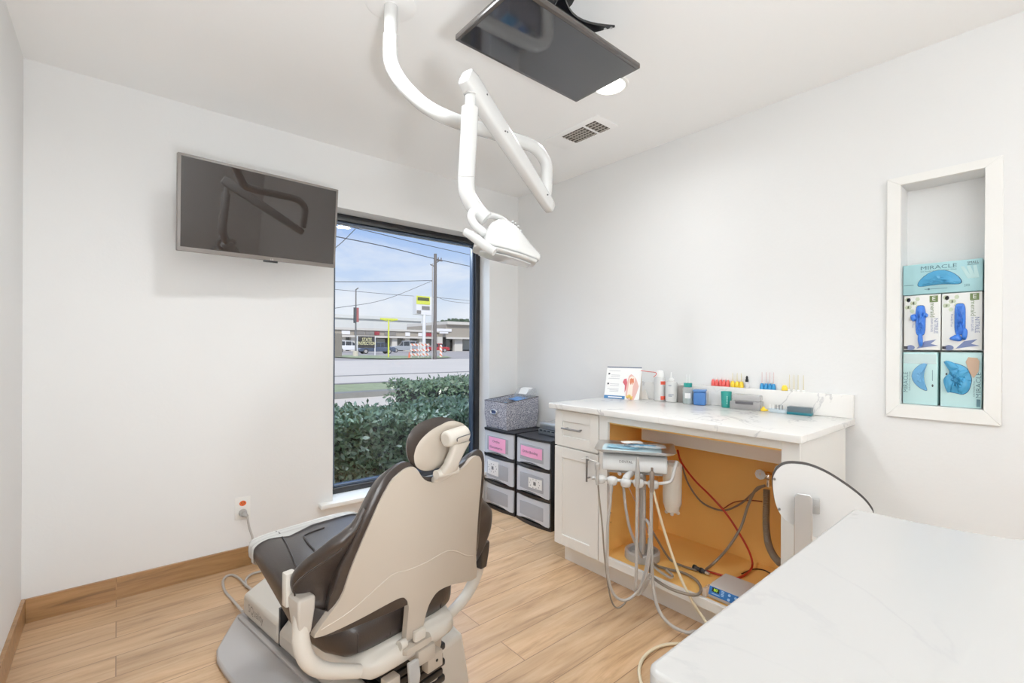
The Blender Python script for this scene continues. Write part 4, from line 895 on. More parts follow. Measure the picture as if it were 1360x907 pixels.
sc_, q = bottle('spray_can', 'white spray can with red label bands and a thin red straw', 876.5, 531, [(.030, 0), (.033, .003), (.033, .128), (.029, .140), (.012, .146), (.001, .147)], WHITEP, [(.0245, .142), (.0245, .165), (.019, .180), (.001, .182)], PAPER, [(.008, .030, .15, 1.25, .0334, REDL), (.098, .118, .15, 1.25, .0334, REDL)], cat='spray can')
b = nb(); tp_ = (q - CAM).dot(FW); tube(b, [at(868, 501, tp_ - .03), at(871.3, 497.5, tp_ - .03), at(870.5, 494.6, tp_ - .03), at(862, 493.6, tp_ - .02), at(851, 492.2, tp_ - .01)], .0022, 8); obj('straw', b, RED, sc_)
wt_, q = bottle('squeeze_bottle', 'white squeeze bottle with a tapered cap beside the spray can', 892, 532.5, [(.030, 0), (.034, .003), (.034, .105), (.031, .118), (.014, .126), (.001, .127)], WHITEP, [(.015, .122), (.015, .134), (.007, .140), (.004, .172), (.001, .173)], PAPER)
b = nb(); va = math.atan2((CAM - q).y, (CAM - q).x)
b.free()
for z, w_ in ((.042, .9), (.034, .6), (.095, .5)):
    b = nb(); rr = [[q + V((.0344 * math.cos(va - .5 + w_ * k / 8), .0344 * math.sin(va - .5 + w_ * k / 8), zz_)) for k in range(9)] for zz_ in (z, z + .004)]; loft(b, rr, caps=False, closed=False); obj('label_line', b, mat('print_blue_grey', srgb(104, 116, 140), .6), wt_)
b = nb(); q = put(903.5, 531.5); bb(b, q + V((.01, -.035, 0)), q + V((.05, .02, .098)), .003); single('cardboard_carton', b, mat('carton_grey', srgb(150, 144, 140), .6), 'narrow grey carton standing just right of the white squeeze bottle', 'carton')
TEAL = mat('teal_plastic', srgb(24, 150, 140), .35)
jt, q = bottle('applicator_jar', 'clear jar with a teal rim holding white applicators', 913.5, 536, [(.026, 0), (.028, .003), (.028, .09), (.026, .094), (.001, .094)], film('jar_clear', srgb(214, 220, 218), .5, .1), [(.022, .095), (.023, .097), (.023, .118), (.001, .118)], TEAL, [(.032, .062, -.6, .5, .0284, PAPER)], cat='jar')
b = nb(); lathe(b, q, [(.024, .004), (.026, .006), (.026, .03), (.001, .03)], 20); obj('beads', b, mat('pale_green', srgb(160, 190, 180), .6), jt)
for k, (dx, dy) in enumerate(((-.008, .004), (.006, -.006))):
    b = nb(); cyl(b, q + V((dx, dy, .116)), q + V((dx, dy, .165)), .0022, n=8); obj('applicator', b, PAPER, jt)
b = nb(); q = put(925, 527); bb(b, q + V((.012, -.05, 0)), q + V((.042, .05, .075)), .002); single('storage_box', b, mat('box_grey', srgb(190, 188, 186), .6), 'low grey box at the back behind the blue tub', 'box')
q = put(931.5, 537.5); t = thing('blue_tub', 'blue square plastic tub with a clear lid on the worktop', 'tub', q); b = nb(); zr = M.Rotation(.35, 3, 'Z')
q = q + V((-.012, 0, 0)); box(b, q + V((0, 0, .037)), (.062, .062, .074), rot=zr, bev=.008, seg=3); obj('body', b, mat('tub_blue', srgb(62, 116, 186), .4), t); b = nb(); box(b, q + V((0, 0, .080)), (.066, .066, .012), rot=zr, bev=.004); obj('lid', b, mat('tub_lid_blue', srgb(84, 132, 196), .35), t)
q = put(965, 540.5); t = thing('teal_cup', 'teal cylindrical cup standing alone in the middle of the worktop', 'cup', q); b = nb(); lathe(b, q, [(.022, 0), (.0235, .003), (.027, .085), (.0255, .085), (.023, .01), (.001, .01)], 24); obj('body', b, TEAL, t)
va = math.atan2((CAM - q).y, (CAM - q).x); rt_ = V((math.cos(va), math.sin(va), 0)); tx_ = V((-rt_.y, rt_.x, 0)) * -1
b = nb()
for k in range(5): 
    z_ = .02 + .009 * k; prism(b, [(-.003, z_), (.003 - .001 * (k % 2), z_), (.003, z_ + .006), (-.002, z_ + .006)], .0006, lambda u, z, t_: q + rt_ * (.0244 + .0028 * z / .085 + .0002 + t_) + tx_ * (u - .004) + V((0, 0, z)))
obj('print_marks', b, mat('print_pale_teal', srgb(150, 214, 206), .5), t, ang=0)
q = put(992, 543); t = thing('clear_box', 'clear hinged plastic box with a dark printed band, on the worktop', 'plastic box', q)
cf_ = film('box_clear', srgb(206, 204, 204), .42, .1); zr = M.Rotation(math.radians(-82), 3, 'Z')
b = nb(); box(b, q + V((0, 0, .022)), (.145, .075, .044), rot=zr, bev=.005); obj('tray', b, cf_, t); b = nb(); box(b, q + V((.006, 0, .061)), (.135, .062, .032), rot=zr, bev=.008); obj('lid', b, cf_, t)
b = nb(); box(b, q + V((-.041, -.005, .036)), (.085, .001, .013), rot=zr); obj('print_band', b, mat('print_dark_grey', srgb(82, 80, 84), .5), t)
b = nb(); box(b, q + V((0.005, 0, .026)), (.12, .05, .03), rot=zr, bev=.004); obj('insert', b, mat('insert_grey', srgb(150, 146, 150), .5), t)
YL = mat('yellow_plastic', srgb(246, 208, 50), .4)
b = nb(); q = put(1014.5, 545); lathe(b, q, [(.010, 0), (.015, .002), (.015, .010), (.006, .014), (.006, .022), (.001, .022)], 16); cyl(b, q + V((0, -.01, .006)), q + V((-.005, -.035, .006)), .003, n=8); single('yellow_plug', b, YL, 'loose yellow plug lying on the worktop right of the clear box', 'plug')
q = put(1036, 547.5); t = thing('bur_tray', 'oval pale tray with small upright burs on the worktop', 'tray', q)
b = nb(); n = 24; loft(b, [[q + V((.026 * s_ * math.cos(2 * math.pi * k / n), .052 * s_ * math.sin(2 * math.pi * k / n), z)) for k in range(n)] for z, s_ in ((0, .9), (.006, 1), (.016, 1), (.018, .95), (.014, .9))]); obj('dish', b, mat('pale_blue_grey', srgb(190, 204, 212), .4), t)
for k in range(7):
    b = nb(); p = q + V((-.006, -.042 + .014 * k, .012)); cyl(b, p, p + V((0, 0, .026)), .0028, n=8); obj('bur', b, NICKEL if k in (2, 3, 4) else PAPER, t)
q = put(1063, 549); t = thing('composite_box', 'small dark box with a teal stripe at the right end of the row', 'box', q); zr = M.Rotation(math.radians(-84), 3, 'Z')
b = nb(); box(b, q + V((.0, 0, .024)), (.10, .045, .026), rot=zr, bev=.002); obj('lid', b, mat('box_charcoal', srgb(78, 92, 100), .4), t); b = nb(); box(b, q + V((0, 0, .0065)), (.102, .047, .013), rot=zr, bev=.002); obj('base', b, mat('box_teal', srgb(18, 110, 124), .4), t)
b = nb(); box(b, q + V((-.0238, .012, .0065)), (.05, .0008, .005), rot=zr); obj('stripe', b, PAPER, t)
# tips lined up on the upstand
ZS = 1.0165
def tip(px, name, label, col, h, wd, nl, ncol, group):
    q = onx(XB - .0115, px, 512); q.z = ZS; t = thing(name, label, 'syringe tip', q, group=group)
    b = nb(); lathe(b, q, [(wd * .9, 0), (wd, .002), (wd * .9, h * .6), (wd * .55, h), (.001, h)], 12); obj('hub', b, col, t)
    if nl: b = nb(); cyl(b, q + V((0, 0, h)), q + V((0, 0, h + nl)), .0022, .0012, n=8); obj('needle', b, ncol, t)
RC = mat('red_tip', srgb(236, 92, 86), .4); BC = mat('blue_tip', srgb(40, 140, 200), .4); CLN = mat('needle_pale', srgb(218, 206, 160), .4); PKN = mat('needle_pink', srgb(214, 180, 178), .4)
pos_ = ['leftmost of the red tips on the upstand', 'second red tip from the left on the upstand', 'third red tip from the left on the upstand', 'fourth red tip from the left on the upstand', 'rightmost red tip on the upstand, next to the yellow ones']
for px, l in zip((947, 952, 957, 961.5, 966.5), pos_): tip(px, 'syringe_tip', l, RC, .036, .0105, .012, PAPER, 'red tips')
for px, l in zip((973, 979, 984.5), ('leftmost yellow tip with a clear needle on the upstand', 'middle yellow tip with a clear needle on the upstand', 'rightmost yellow tip with a clear needle, beside the black dropper')): tip(px, 'syringe_tip', l, YL, .032, .0125, .045, CLN, 'yellow tips')
for px, l in zip((1012, 1017.5, 1022.5, 1027.5), ('leftmost blue tip with a tall needle on the upstand', 'second blue tip with a tall needle on the upstand', 'third blue tip with a tall needle on the upstand', 'rightmost blue tip with a tall needle on the upstand')): tip(px, 'syringe_tip', l, BC, .030, .0105, .058, PKN, 'blue tips')
tip(1042, 'syringe_tip', 'single yellow tip without needle alone on the upstand between blue tips and pale points', YL, .026, .014, 0, YL, 'yellow tips')
for px, l in zip((1048.5, 1054.5, 1060, 1067), ('leftmost thin pale point on the right of the upstand', 'second thin pale point on the right of the upstand', 'third thin pale point on the right of the upstand', 'rightmost thin pale point on the upstand')): tip(px, 'paper_point', l, PAPER, .008, .0075, .072, CLN, 'pale points')
q = onx(XB - .0115, 992, 512); q.z = ZS; t = thing('dropper_bottle', 'little white dropper bottle with a black top on the upstand', 'bottle', q)
b = nb(); lathe(b, q, [(.0105, 0), (.0112, .002), (.0112, .028), (.006, .033), (.001, .033)], 16); obj('body', b, mat('dropper_label', srgb(206, 204, 204), .5), t); b = nb(); lathe(b, q, [(.008, .032), (.008, .044), (.0055, .048), (.0065, .056), (.003, .064), (.001, .064)], 14); obj('dropper_cap', b, BLACK, t)
# ------------------------------------------------------------------ plastic drawer towers
DRW = film('frosted_drawer', srgb(214, 218, 226), .84, .3); DWIN = film('drawer_window', srgb(180, 184, 192), .7, .25); PINK = mat('pink_label', srgb(252, 170, 214), .6)
def tower(label, y0, y1, x0, H_, notes):
    t = thing('drawer_tower', label, 'drawer unit', ((x0 + 2.53) / 2, (y0 + y1) / 2, 0), group='plastic drawer towers'); x1 = 2.53
    b = nb()
    bb(b, (x0 + .02, y0, 0), (x1, y0 + .012, H_), .003); bb(b, (x0 + .02, y1 - .012, 0), (x1, y1, H_), .003); bb(b, (x1 - .01, y0 + .012, 0), (x1, y1 - .012, H_))
    obj('side_frame', b, BLACK, t)
    w_ = (y1 - y0) / 2; yc = (y0 + y1) / 2; n = 12
    def bow(u): return x0 - .002 - .022 * (1 - u * u) + .022
    for z0, z1 in ((0, .022), (H_ / 3 - .012, H_ / 3 + .008), (2 * H_ / 3 - .012, 2 * H_ / 3 + .008), (H_ - .016, H_)):
        b = nb(); pts = [(bow(2 * k / n - 1) - .004, yc + w_ * (2 * k / n - 1)) for k in range(n + 1)] + [(x1 - .01, y1), (x1 - .01, y0)]
        prism(b, pts, z1 - z0, lambda x, y, q_: V((x, y, z0 + q_))); obj('shelf_frame', b, mat('tower_black', srgb(24, 25, 30), .3), t)
    for i in range(3):
        z0, z1 = i * H_ / 3 + (.024 if i == 0 else .010), (i + 1) * H_ / 3 - .018
        b = nb(); G = []
        for k in range(n + 1):
            u = 2 * k / n - 1; uu = u * .93; arch = .022 * max(0, 1 - (u / .8) ** 2)
            G.append([V((bow(uu) - .006 + .006 * (j / 6), yc + w_ * uu, z0 + arch + (z1 - z0 - arch) * j / 6)) for j in range(7)])
        V_ = [[b.verts.new(p) for p in c] for c in G]; B_ = [[b.verts.new(p + V((.003, 0, 0))) for p in c] for c in G]
        for k in range(n):
            for j in range(6): b.faces.new((V_[k][j], V_[k + 1][j], V_[k + 1][j + 1], V_[k][j + 1])); b.faces.new((B_[k][j], B_[k][j + 1], B_[k + 1][j + 1], B_[k + 1][j]))
        for s_ in (-1, 1): bb(b, (x0 + .012, yc + s_ * w_ * .925 - .0015, z0 + .004), (x1 - .03, yc + s_ * w_ * .925 + .0015, z1 - .004))
        bb(b, (x0 + .012, yc - w_ * .92, z0 + .004), (x1 - .03, yc + w_ * .92, z0 + .007))
        d = obj('drawer', b, DRW, t)
        b = nb(); m_ = 10; A2 = []
        for k in range(m_ + 1):
            u = (2 * k / m_ - 1) * .68; A2.append([V((bow(u) - .0075, yc + w_ * u, z)) for z in (z0 + .030, z1 - .038 + .008 * (1 - (u / .68) ** 2))])
        loft(b, A2, caps=False, closed=False); obj('window_panel', b, DWIN, d)
        kind = notes[i]
        if kind:
            m0, m1, zc0, zc1, strs = kind
            b = nb(); A2 = []
            for k in range(m_ + 1):
                u = m0 + (m1 - m0) * k / m_; A2.append([V((bow(u) - .0092, yc + w_ * u, z)) for z in (z0 + (z1 - z0) * zc0, z0 + (z1 - z0) * zc1)])
            loft(b, A2, caps=False, closed=False); lb = obj('drawer_label', b, PINK if strs[0] != '*' else PAPER, d)
            um = (m0 + m1) / 2; zm = z0 + (z1 - z0) * (zc0 + zc1) / 2
            for r_, s_ in enumerate(strs):
                if s_ == '*': continue
                text('label_text', s_, .026, INK, M.Translation((bow(um) - .0115, yc + w_ * um, zm + (.022 - .044 * r_ if len(strs) > 1 else 0))) @ frame((0, 0, 0), (0, -1, 0), (0, 0, 1)), lb, width=min(.15, .017 * len(s_)))
            if strs[0] == '*':
                b = nb()
                for a in range(10): cyl(b, V((bow(um) - .0116, yc + w_ * um + .05 * math.cos(a * .628), zm + .03 * math.sin(a * .628))), V((bow(um) - .0106, yc + w_ * um + .05 * math.cos(a * .628), zm + .03 * math.sin(a * .628))), .0035, n=8)
                bb(b, (bow(um) - .0116, yc + w_ * um - .012, zm - .012), (bow(um) - .0106, yc + w_ * um + .012, zm + .012)); obj('label_print', b, mat('print_mid_grey', srgb(110, 110, 114), .6), lb, ang=0)
    return t
PKS = (-.62, .62)
tower('black framed three-drawer plastic tower in the corner, under the fabric bin', 2.553, 2.922, 2.182, .602, (None, (-.15, .62, .28, .9, ('*',)), (-.55, .55, .18, .78, ('Ortho', 'Elastomerics'))))
tower('black framed three-drawer plastic tower between the fabric bin tower and cabinet', 2.186, 2.536, 2.182, .602, (None, (-.62, .1, .3, .7, ('*',)), (-.62, .62, .32, .74, ('Ortho Bonding',))))
# loose contents seen through the frosted fronts
for (y, z, s_, m_, lab) in ((2.68, .06, (.10, .12, .09), 'content_brown', 'brownish packet seen inside the lowest drawer of the corner tower'), (2.36, .245, (.08, .13, .08), 'content_white', 'white packet seen inside the middle drawer of the tower by the cabinet'), (2.36, .04, (.08, .12, .1), 'content_white', 'white packet seen inside the lowest drawer of the tower by the cabinet')):
    mat('content_brown', srgb(120, 104, 92), .7); mat('content_white', srgb(236, 236, 236), .6)
    b = nb(); bb(b, (2.215, y - s_[1] / 2, z), (2.215 + s_[0], y + s_[1] / 2, z + s_[2]), .01); single('packet', b, _m[m_], lab, 'packet')
# fabric bin
FAB = bpy.data.materials.new('grey_print_fabric'); FAB.use_nodes = True; N_ = FAB.node_tree.nodes; L__ = FAB.node_tree.links
tc = N_.new('ShaderNodeTexCoord'); vo = N_.new('ShaderNodeTexVoronoi'); vo.inputs['Scale'].default_value = 85; vo.feature = 'DISTANCE_TO_EDGE'; L__.new(tc.outputs['Object'], vo.inputs['Vector']); cr = ramp(N_, [(.05, srgb(192, 192, 200)), (.16, srgb(104, 106, 122))]); L__.new(vo.outputs['Distance'], cr.inputs['Fac']); L__.new(cr.outputs['Color'], N_['Principled BSDF'].inputs['Base Color']); N_['Principled BSDF'].inputs['Roughness'].default_value = .8
bx0, bx1, by0, by1, bz0, bz1 = 2.200, 2.525, 2.652, 2.926, .604, .812
bn = thing('fabric_bin', 'grey patterned fabric bin with a metal grommet handle on the corner tower', 'storage bin', ((bx0 + bx1) / 2, (by0 + by1) / 2, bz0))
b = nb(); f_ = .01
def brg(g, z):
    k = .028 if z > bz1 - .03 else 0
    return [V((bx0 + g, by0 + g, z)), V((bx1 - g, by0 + g, z + k)), V((bx1 - g, by1 - g, z + k)), V((bx0 + g, by1 - g, z))]
loft(b, [brg(.012, bz0), brg(.0, bz0 + .1), brg(.0, bz1), brg(.006, bz1), brg(.008, bz0 + .09)]); obj('bin_body', b, FAB, bn, mods=[('BEVEL', dict(width=.003, segments=2))])
b = nb(); tube(b, brg(.002, bz1) + [brg(.002, bz1)[0]], .004, 8, 0); obj('rim_piping', b, mat('rim_grey', srgb(96, 94, 100), .7), bn)
b = nb(); gy = by0 + .15; ring = [V((bx0 - .006, gy + .042 * math.cos(a) * (1.0), bz0 + .128 + .016 * math.sin(a))) for a in [2 * math.pi * k / 24 for k in range(24)]]
ring = [V((p.x, gy + math.copysign(abs((p.y - gy) / .042) ** .6, p.y - gy) * .036, p.z)) for p in ring]
tube(b, ring + [ring[0]], .005, 8, 0); obj('grommet', b, STEEL, bn); b = nb(); quad(b, [V((bx0 - .004, gy + sx * .03, bz0 + .128 + sy * .011)) for sx, sy in ((-1, -1), (1, -1), (1, 1), (-1, 1))]); obj('handle_hole', b, mat('hole_blue', srgb(58, 76, 120), .8), bn, ang=0)
for k, (x, y, w_, h_, z, m_, lab) in enumerate(((2.29, 2.80, .13, .2, .784, 'pack_teal', 'teal blue packet lying at the front of the fabric bin'), (2.36, 2.79, .24, .23, .766, 'pack_white', 'white paper wrap filling the middle of the fabric bin'), (2.42, 2.77, .10, .15, .806, 'pack_blue', 'mid blue packet standing out at the back of the fabric bin'))):
    mat('pack_teal', srgb(46, 140, 186), .35); mat('pack_white', srgb(226, 228, 232), .5); mat('pack_blue', srgb(90, 140, 200), .35)
    b = nb(); crumple(b, V((x, y, z)), V((1, 0, 0)), V((0, 1, 0)), w_, h_, 6, 6, .028, 40 + k); single('soft_packet', b, _m[m_], lab, 'packet', group='packets in the fabric bin', ang=60, mods=[('SOLIDIFY', dict(thickness=.012, offset=-1.0)), ('SUBSURF', dict(levels=1, render_levels=1))])
b = nb(); bb(b, (2.23, 2.68, .618), (2.50, 2.90, .764), .01); single('bin_stack', b, mat('stack_grey', srgb(186, 190, 196), .7), 'pale stack of packs underneath, filling the fabric bin', 'packet')
ab = thing('acrylic_dispenser', 'clear acrylic dispenser with a sloped top standing in the fabric bin', 'dispenser', (2.47, 2.74, .77))
CA = film('clear_acrylic', srgb(226, 230, 232), .30, .06)
b = nb(); prism(b, [(2.42, .77), (2.42, .852), (2.455, .90), (2.505, .905), (2.515, .77)], .16, lambda x, z, t_: V((x, 2.665 + t_, z))); obj('acrylic_shell', b, CA, ab, ang=0)
b = nb(); prism(b, [(2.425, .862), (2.455, .906), (2.50, .909), (2.49, .90)], .09, lambda x, z, t_: V((x, 2.69 + t_, z))); obj('white_flap', b, PAPER, ab, ang=0)
b = nb()
for yy in (2.665, 2.70): tube(b, [V((2.40, yy, .79)), V((2.40, yy, .845)), V((2.41, yy, .855)), V((2.45, yy, .855))], .0022, 8, 4)
obj('wire_clip', b, NICKEL, ab)
# steel cassette on the second tower
cs_ = thing('steel_cassette', 'flat steel instrument cassette on the tower next to the cabinet', 'cassette', (2.42, 2.25, .603))
b = nb(); bb(b, (2.335, 2.06, .646), (2.53, 2.44, .690), .004); obj('lid', b, STEEL, cs_); b = nb(); bb(b, (2.325, 2.06, .6035), (2.53, 2.445, .640), .004); obj('base', b, mat('cassette_steel', srgb(150, 150, 150), .3, .8), cs_)
b = nb()
for k in range(9): bb(b, (2.3225, 2.08 + .04 * k, .628), (2.3245, 2.108 + .04 * k, .638))
obj('side_slot', b, BLACK, cs_, ang=0)
b = nb()
for k in range(7): tube(b, [V((2.36, 2.10 + .05 * k, .694)), V((2.50, 2.12 + .05 * k, .694))], .003, 8, 0)
obj('lid_rod', b, STEEL, cs_)
# ------------------------------------------------------------------ glove boxes in the niche
TB = mat('carton_aqua', srgb(160, 206, 212), .5); TB2 = mat('carton_aqua_pale', srgb(186, 220, 220), .5); WB = mat('carton_white', srgb(232, 233, 230), .5); GLT = mat('glove_teal_blue', srgb(62, 150, 196), .45); GLB = mat('glove_blue', srgb(52, 116, 214), .45); HOLE = mat('carton_hole', srgb(24, 58, 92), .8); GRN = mat('print_green', srgb(104, 124, 74), .6); PGRN = mat('print_pale_green', srgb(196, 208, 180), .6); PBL = mat('print_slate_blue', srgb(108, 122, 164), .6); PTL = mat('print_grey_teal', srgb(88, 124, 134), .6)
XF = XB + .018
def gbox(label, y0, y1, z0, z1, m, hole, gm, seed, out):
    t = thing('glove_box', label, 'glove box', (XF + .045, (y0 + y1) / 2, z0), group='glove boxes in the wall niche')
    b = nb(); bb(b, (XF, y0, z0), (XF + .088, y1, z1), .0015); obj('carton', b, m, t)
    b = nb(); prism(b, hole, .0006, lambda y, z, q_: V((XF - .0008 - q_, y, z))); obj('opening', b, HOLE, t, ang=0)
    b = nb(); rnd = random.Random(seed); c = (sum(p[0] for p in hole) / len(hole), sum(p[1] for p in hole) / len(hole))
    G = []; nr = 6; n = len(hole)
    for k in range(nr):
        s_ = .97 * (1 - k / nr); G.append([V((XF - .002 - out * (1 - s_ ** 2) * (.35 + .65 * rnd.random()) - .002 * rnd.random(), c[0] + (p[0] - c[0]) * s_, c[1] + (p[1] - c[1]) * s_)) for p in hole])
    loft(b, G); 
    obj('glove', b, gm, t, ang=25)
    return t
def flap(t, gm, pts): # a finger of glove hanging out
    b = nb(); c = sum((V((0, *p)) for p in pts), V()) / len(pts)
    P_ = spline([V((0, *p)) for p in pts], 4, closed=True)
    R_ = [[V((XF - .003, p.y, p.z)) for p in P_], [V((XF - .014, c.y + (p.y - c.y) * .8, c.z + (p.z - c.z) * .8)) for p in P_], [V((XF - .017, c.y + (p.y - c.y) * .3, c.z + (p.z - c.z) * .3)) for p in P_]]
    loft(b, R_); obj('glove', b, gm, t, ang=60)
def gpoly(t, name, pts, m, off=.0006):
    b = nb(); prism(b, pts, .0004, lambda y, z, q_: V((XF - off - q_, y, z))); obj(name, b, m, t, ang=0)
def gtext(t, s_, size, m, y, z, width=None, vert=0, off=.0014):
    f0 = frame((0, 0, 0), (0, -1, 0), (0, 0, 1)) if not vert else (frame((0, 0, 0), (0, 0, -1), (0, -1, 0)) if vert > 0 else frame((0, 0, 0), (0, 0, 1), (0, 1, 0)))
    text('carton_text', s_, size, m, M.Translation((XF - off, y, z)) @ f0, t, width=width)
def oval(cy, cz, ry, rz, n=24, bend=0, ph=0, p_=1.0):
    o = []
    for k in range(n):
        a = 2 * math.pi * k / n + ph; y = math.copysign(abs(math.cos(a)) ** p_, math.cos(a)) * ry; z = math.copysign(abs(math.sin(a)) ** p_, math.sin(a)) * rz
        o.append((cy + y, cz + z))
    return o
g = gbox('long aqua glove box lying on top of the other boxes, teal gloves', .199, .440, 1.456, 1.582, TB, [(y, z + .018 - 5.5 * (y - .325) ** 2) for y, z in oval(.325, 1.503, .068, .030)], GLT, 5, .012)
gtext(g, 'MIRACLE', .022, PTL, .328, 1.563, .11); gtext(g, 'Soft Powder Free Examination Gloves', .008, PTL, .328, 1.549, .11); gtext(g, 'SMALL', .013, INK, .226, 1.569, .032); gtext(g, '200', .014, PTL, .243, 1.480, .016)
gpoly(g, 'size_bar', [(.242, 1.5605), (.210, 1.5605), (.210, 1.562), (.242, 1.562)], INK)
for k in range(3): gpoly(g, 'hand_print', [(.262 - .018 * k, 1.556), (.252 - .018 * k, 1.557), (.228 - .010 * k, 1.508), (.240 - .010 * k, 1.506)], TB2)
gpoly(g, 'print_line', [(.37, 1.474), (.30, 1.474), (.30, 1.476), (.37, 1.476)], PTL); gpoly(g, 'print_dot', oval(.357, 1.475, .004, .004, 12), PTL); gpoly(g, 'print_line', [(.436, 1.495), (.405, 1.495), (.405, 1.497), (.436, 1.497)], PTL)
for (y0, lab, sd, fl) in ((.320, 'white and green glove box, middle row left, bunched blue gloves', 8, [(.412, 1.37), (.398, 1.372), (.392, 1.352), (.405, 1.343), (.414, 1.355)]), (.200, 'white and green glove box, middle row right, smooth blue gloves', 9, [(.292, 1.272), (.268, 1.286), (.255, 1.268), (.262, 1.258), (.285, 1.262)])):
    y1 = y0 + .116; yc = y0 + .061
    hole = oval(y0 + .062, 1.346, .0165, .064, 28, p_=.5)
    g = gbox(lab, y0, y1, 1.222, 1.452, WB, hole, GLB, sd, .016)
    flap(g, GLB, fl)
    if y0 > .3: flap(g, GLB, [(.388, 1.29), (.376, 1.288), (.374, 1.245), (.384, 1.236), (.390, 1.262)]); flap(g, GLB, [(.372, 1.38), (.358, 1.37), (.362, 1.358), (.374, 1.362)])
    else: flap(g, GLB, [(.252, 1.31), (.240, 1.300), (.244, 1.265), (.256, 1.27)])
    for k in range(9): a = (y0 + .112 - .017 * (k % 3) - .008 * (k // 3 % 2), 1.44 - .0165 * (k // 3 + k % 2)); gpoly(g, 'honeycomb', oval(a[0] - .006, a[1] - .004, .0075, .009, 6), PGRN)
    gpoly(g, 'size_mark', oval(y0 + .101, 1.434, .0065, .009, 16), INK)
    gpoly(g, 'letter_plate', [(y0 + .034, 1.447), (y0 + .008, 1.447), (y0 + .008, 1.42), (y0 + .034, 1.42)], GRN); gtext(g, 'E', .024, WB, y0 + .021, 1.4335)
    gtext(g, 'merald', .020, GRN, y0 + .025, 1.388, .060, 1); gtext(g, 'NITRILE', .018, PBL, y0 + .014, 1.322, .062, 1); gtext(g, 'EXAM GLOVES', .010, PBL, y0 + .027, 1.325, .056, 1); gtext(g, 'Powder Free', .010, PBL, y0 + .086, 1.342, .05, 1)
    gpoly(g, 'hand_print', [(y0 + .075, 1.228), (y0 + .05, 1.258), (y0 + .012, 1.266), (y0 + .030, 1.248), (y0 + .006, 1.240), (y0 + .035, 1.236)], PBL); gpoly(g, 'hand_print', oval(y0 + .094, 1.232, .014, .011, 14), PBL)
    gpoly(g, 'count_mark', [(y0 + .115, 1.238), (y0 + .103, 1.238), (y0 + .103, 1.226), (y0 + .115, 1.226)], INK)
hk = [(y + .000 + 7.5 * (z - 1.112) ** 2 * -1.0 + .012, z) for y, z in oval(.378, 1.112, .020, .060)]
g = gbox('aqua glove box at the bottom left of the niche, kidney opening', .328, .438, .9935, 1.213, TB2, hk, mat('glove_pale_blue', srgb(96, 160, 206), .4), 14, .010)
gtext(g, 'MIRACLE', .020, PTL, .428, 1.085, .085, -1); gtext(g, 'Soft Powder Free', .008, PTL, .416, 1.09, .08, -1); gpoly(g, 'print_dot', oval(.343, 1.075, .003, .006, 10), INK); gpoly(g, 'print_line', [(.3445, 1.14), (.3425, 1.14), (.3425, 1.095), (.3445, 1.095)], PTL)
b = nb(); crumple(b, V((XF - .004, .383, 1.185)), V((0, 1, 0)), V((0, 0, 1)), .104, .04, 6, 3, 0, 3); bmesh.ops.transform(b, matrix=M.Identity(4), verts=b.verts); obj('shrink_film', b, film('box_film', srgb(236, 242, 242), .35, .1), g, ang=0)
ho = [(.310, 1.175), (.285, 1.172), (.262, 1.166), (.240, 1.15), (.228, 1.115), (.228, 1.09), (.236, 1.06), (.252, 1.045), (.270, 1.048), (.290, 1.052), (.300, 1.055), (.298, 1.08), (.308, 1.10), (.296, 1.12), (.292, 1.15)]
g = gbox('torn aqua glove box at the bottom right of the niche, gloves spilling out', .200, .319, .9935, 1.213, TB2, [(p.y, p.z) for p in spline([V((0, y, z)) for y, z in ho], 3, closed=True)], GLT, 21, .022)
for fl in ([(.305, 1.178), (.28, 1.172), (.262, 1.150), (.282, 1.14), (.296, 1.15)], [(.31, 1.10), (.29, 1.125), (.27, 1.10), (.285, 1.07), (.297, 1.05)], [(.275, 1.13), (.25, 1.145), (.235, 1.14), (.25, 1.115), (.268, 1.105)], [(.262, 1.10), (.24, 1.11), (.232, 1.08), (.25, 1.05), (.268, 1.06)]): flap(g, GLT, fl)
gpoly(g, 'torn_flap', [(.238, 1.195), (.212, 1.192), (.206, 1.178), (.208, 1.14), (.222, 1.112), (.232, 1.13), (.245, 1.175)], mat('bare_card_brown', srgb(196, 164, 138), .7), .003)
gtext(g, 'MIRACLE', .020, PTL, .208, 1.085, .10, -1); gtext(g, 'Soft Powder Free', .008, PTL, .221, 1.07, .06, -1); gpoly(g, 'print_dot', oval(.301, 1.125, .003, .005, 10), INK); gpoly(g, 'size_mark', [(.214, 1.03), (.203, 1.03), (.203, 1.0), (.214, 1.0)], PTL)
# ------------------------------------------------------------------ outside
def gz(y): return max(0.0, .007 * (y - 8)) - .01
def og(px, py_y, dz=0.0):   # point on the outdoor ground at photo column px and world depth y
    p = ony(py_y, px, 470); return V((p.x, py_y, gz(py_y) + dz))
def zz(py, y, px=520):      # height of photo row py at world depth y
    return ony(y, px, py).z
CONC = mat('pale_concrete', srgb(208, 199, 182), .9, var=.08, vscale=.6)
ASPH = mat('pale_asphalt', srgb(206, 199, 184), .9, var=.08, vscale=.25)
ASPH2 = mat('grey_parking_asphalt', srgb(164, 158, 150), .9, var=.06, vscale=.2)
GRASS = mat('lawn_grass', srgb(146, 158, 118), .95, bump=.4, bscale=9, var=.3, vscale=5)
DIRT = mat('dark_soil', srgb(60, 54, 46), .95, var=.2, vscale=4)
CURB = mat('weathered_curb', srgb(130, 130, 124), .9, var=.1, vscale=2)
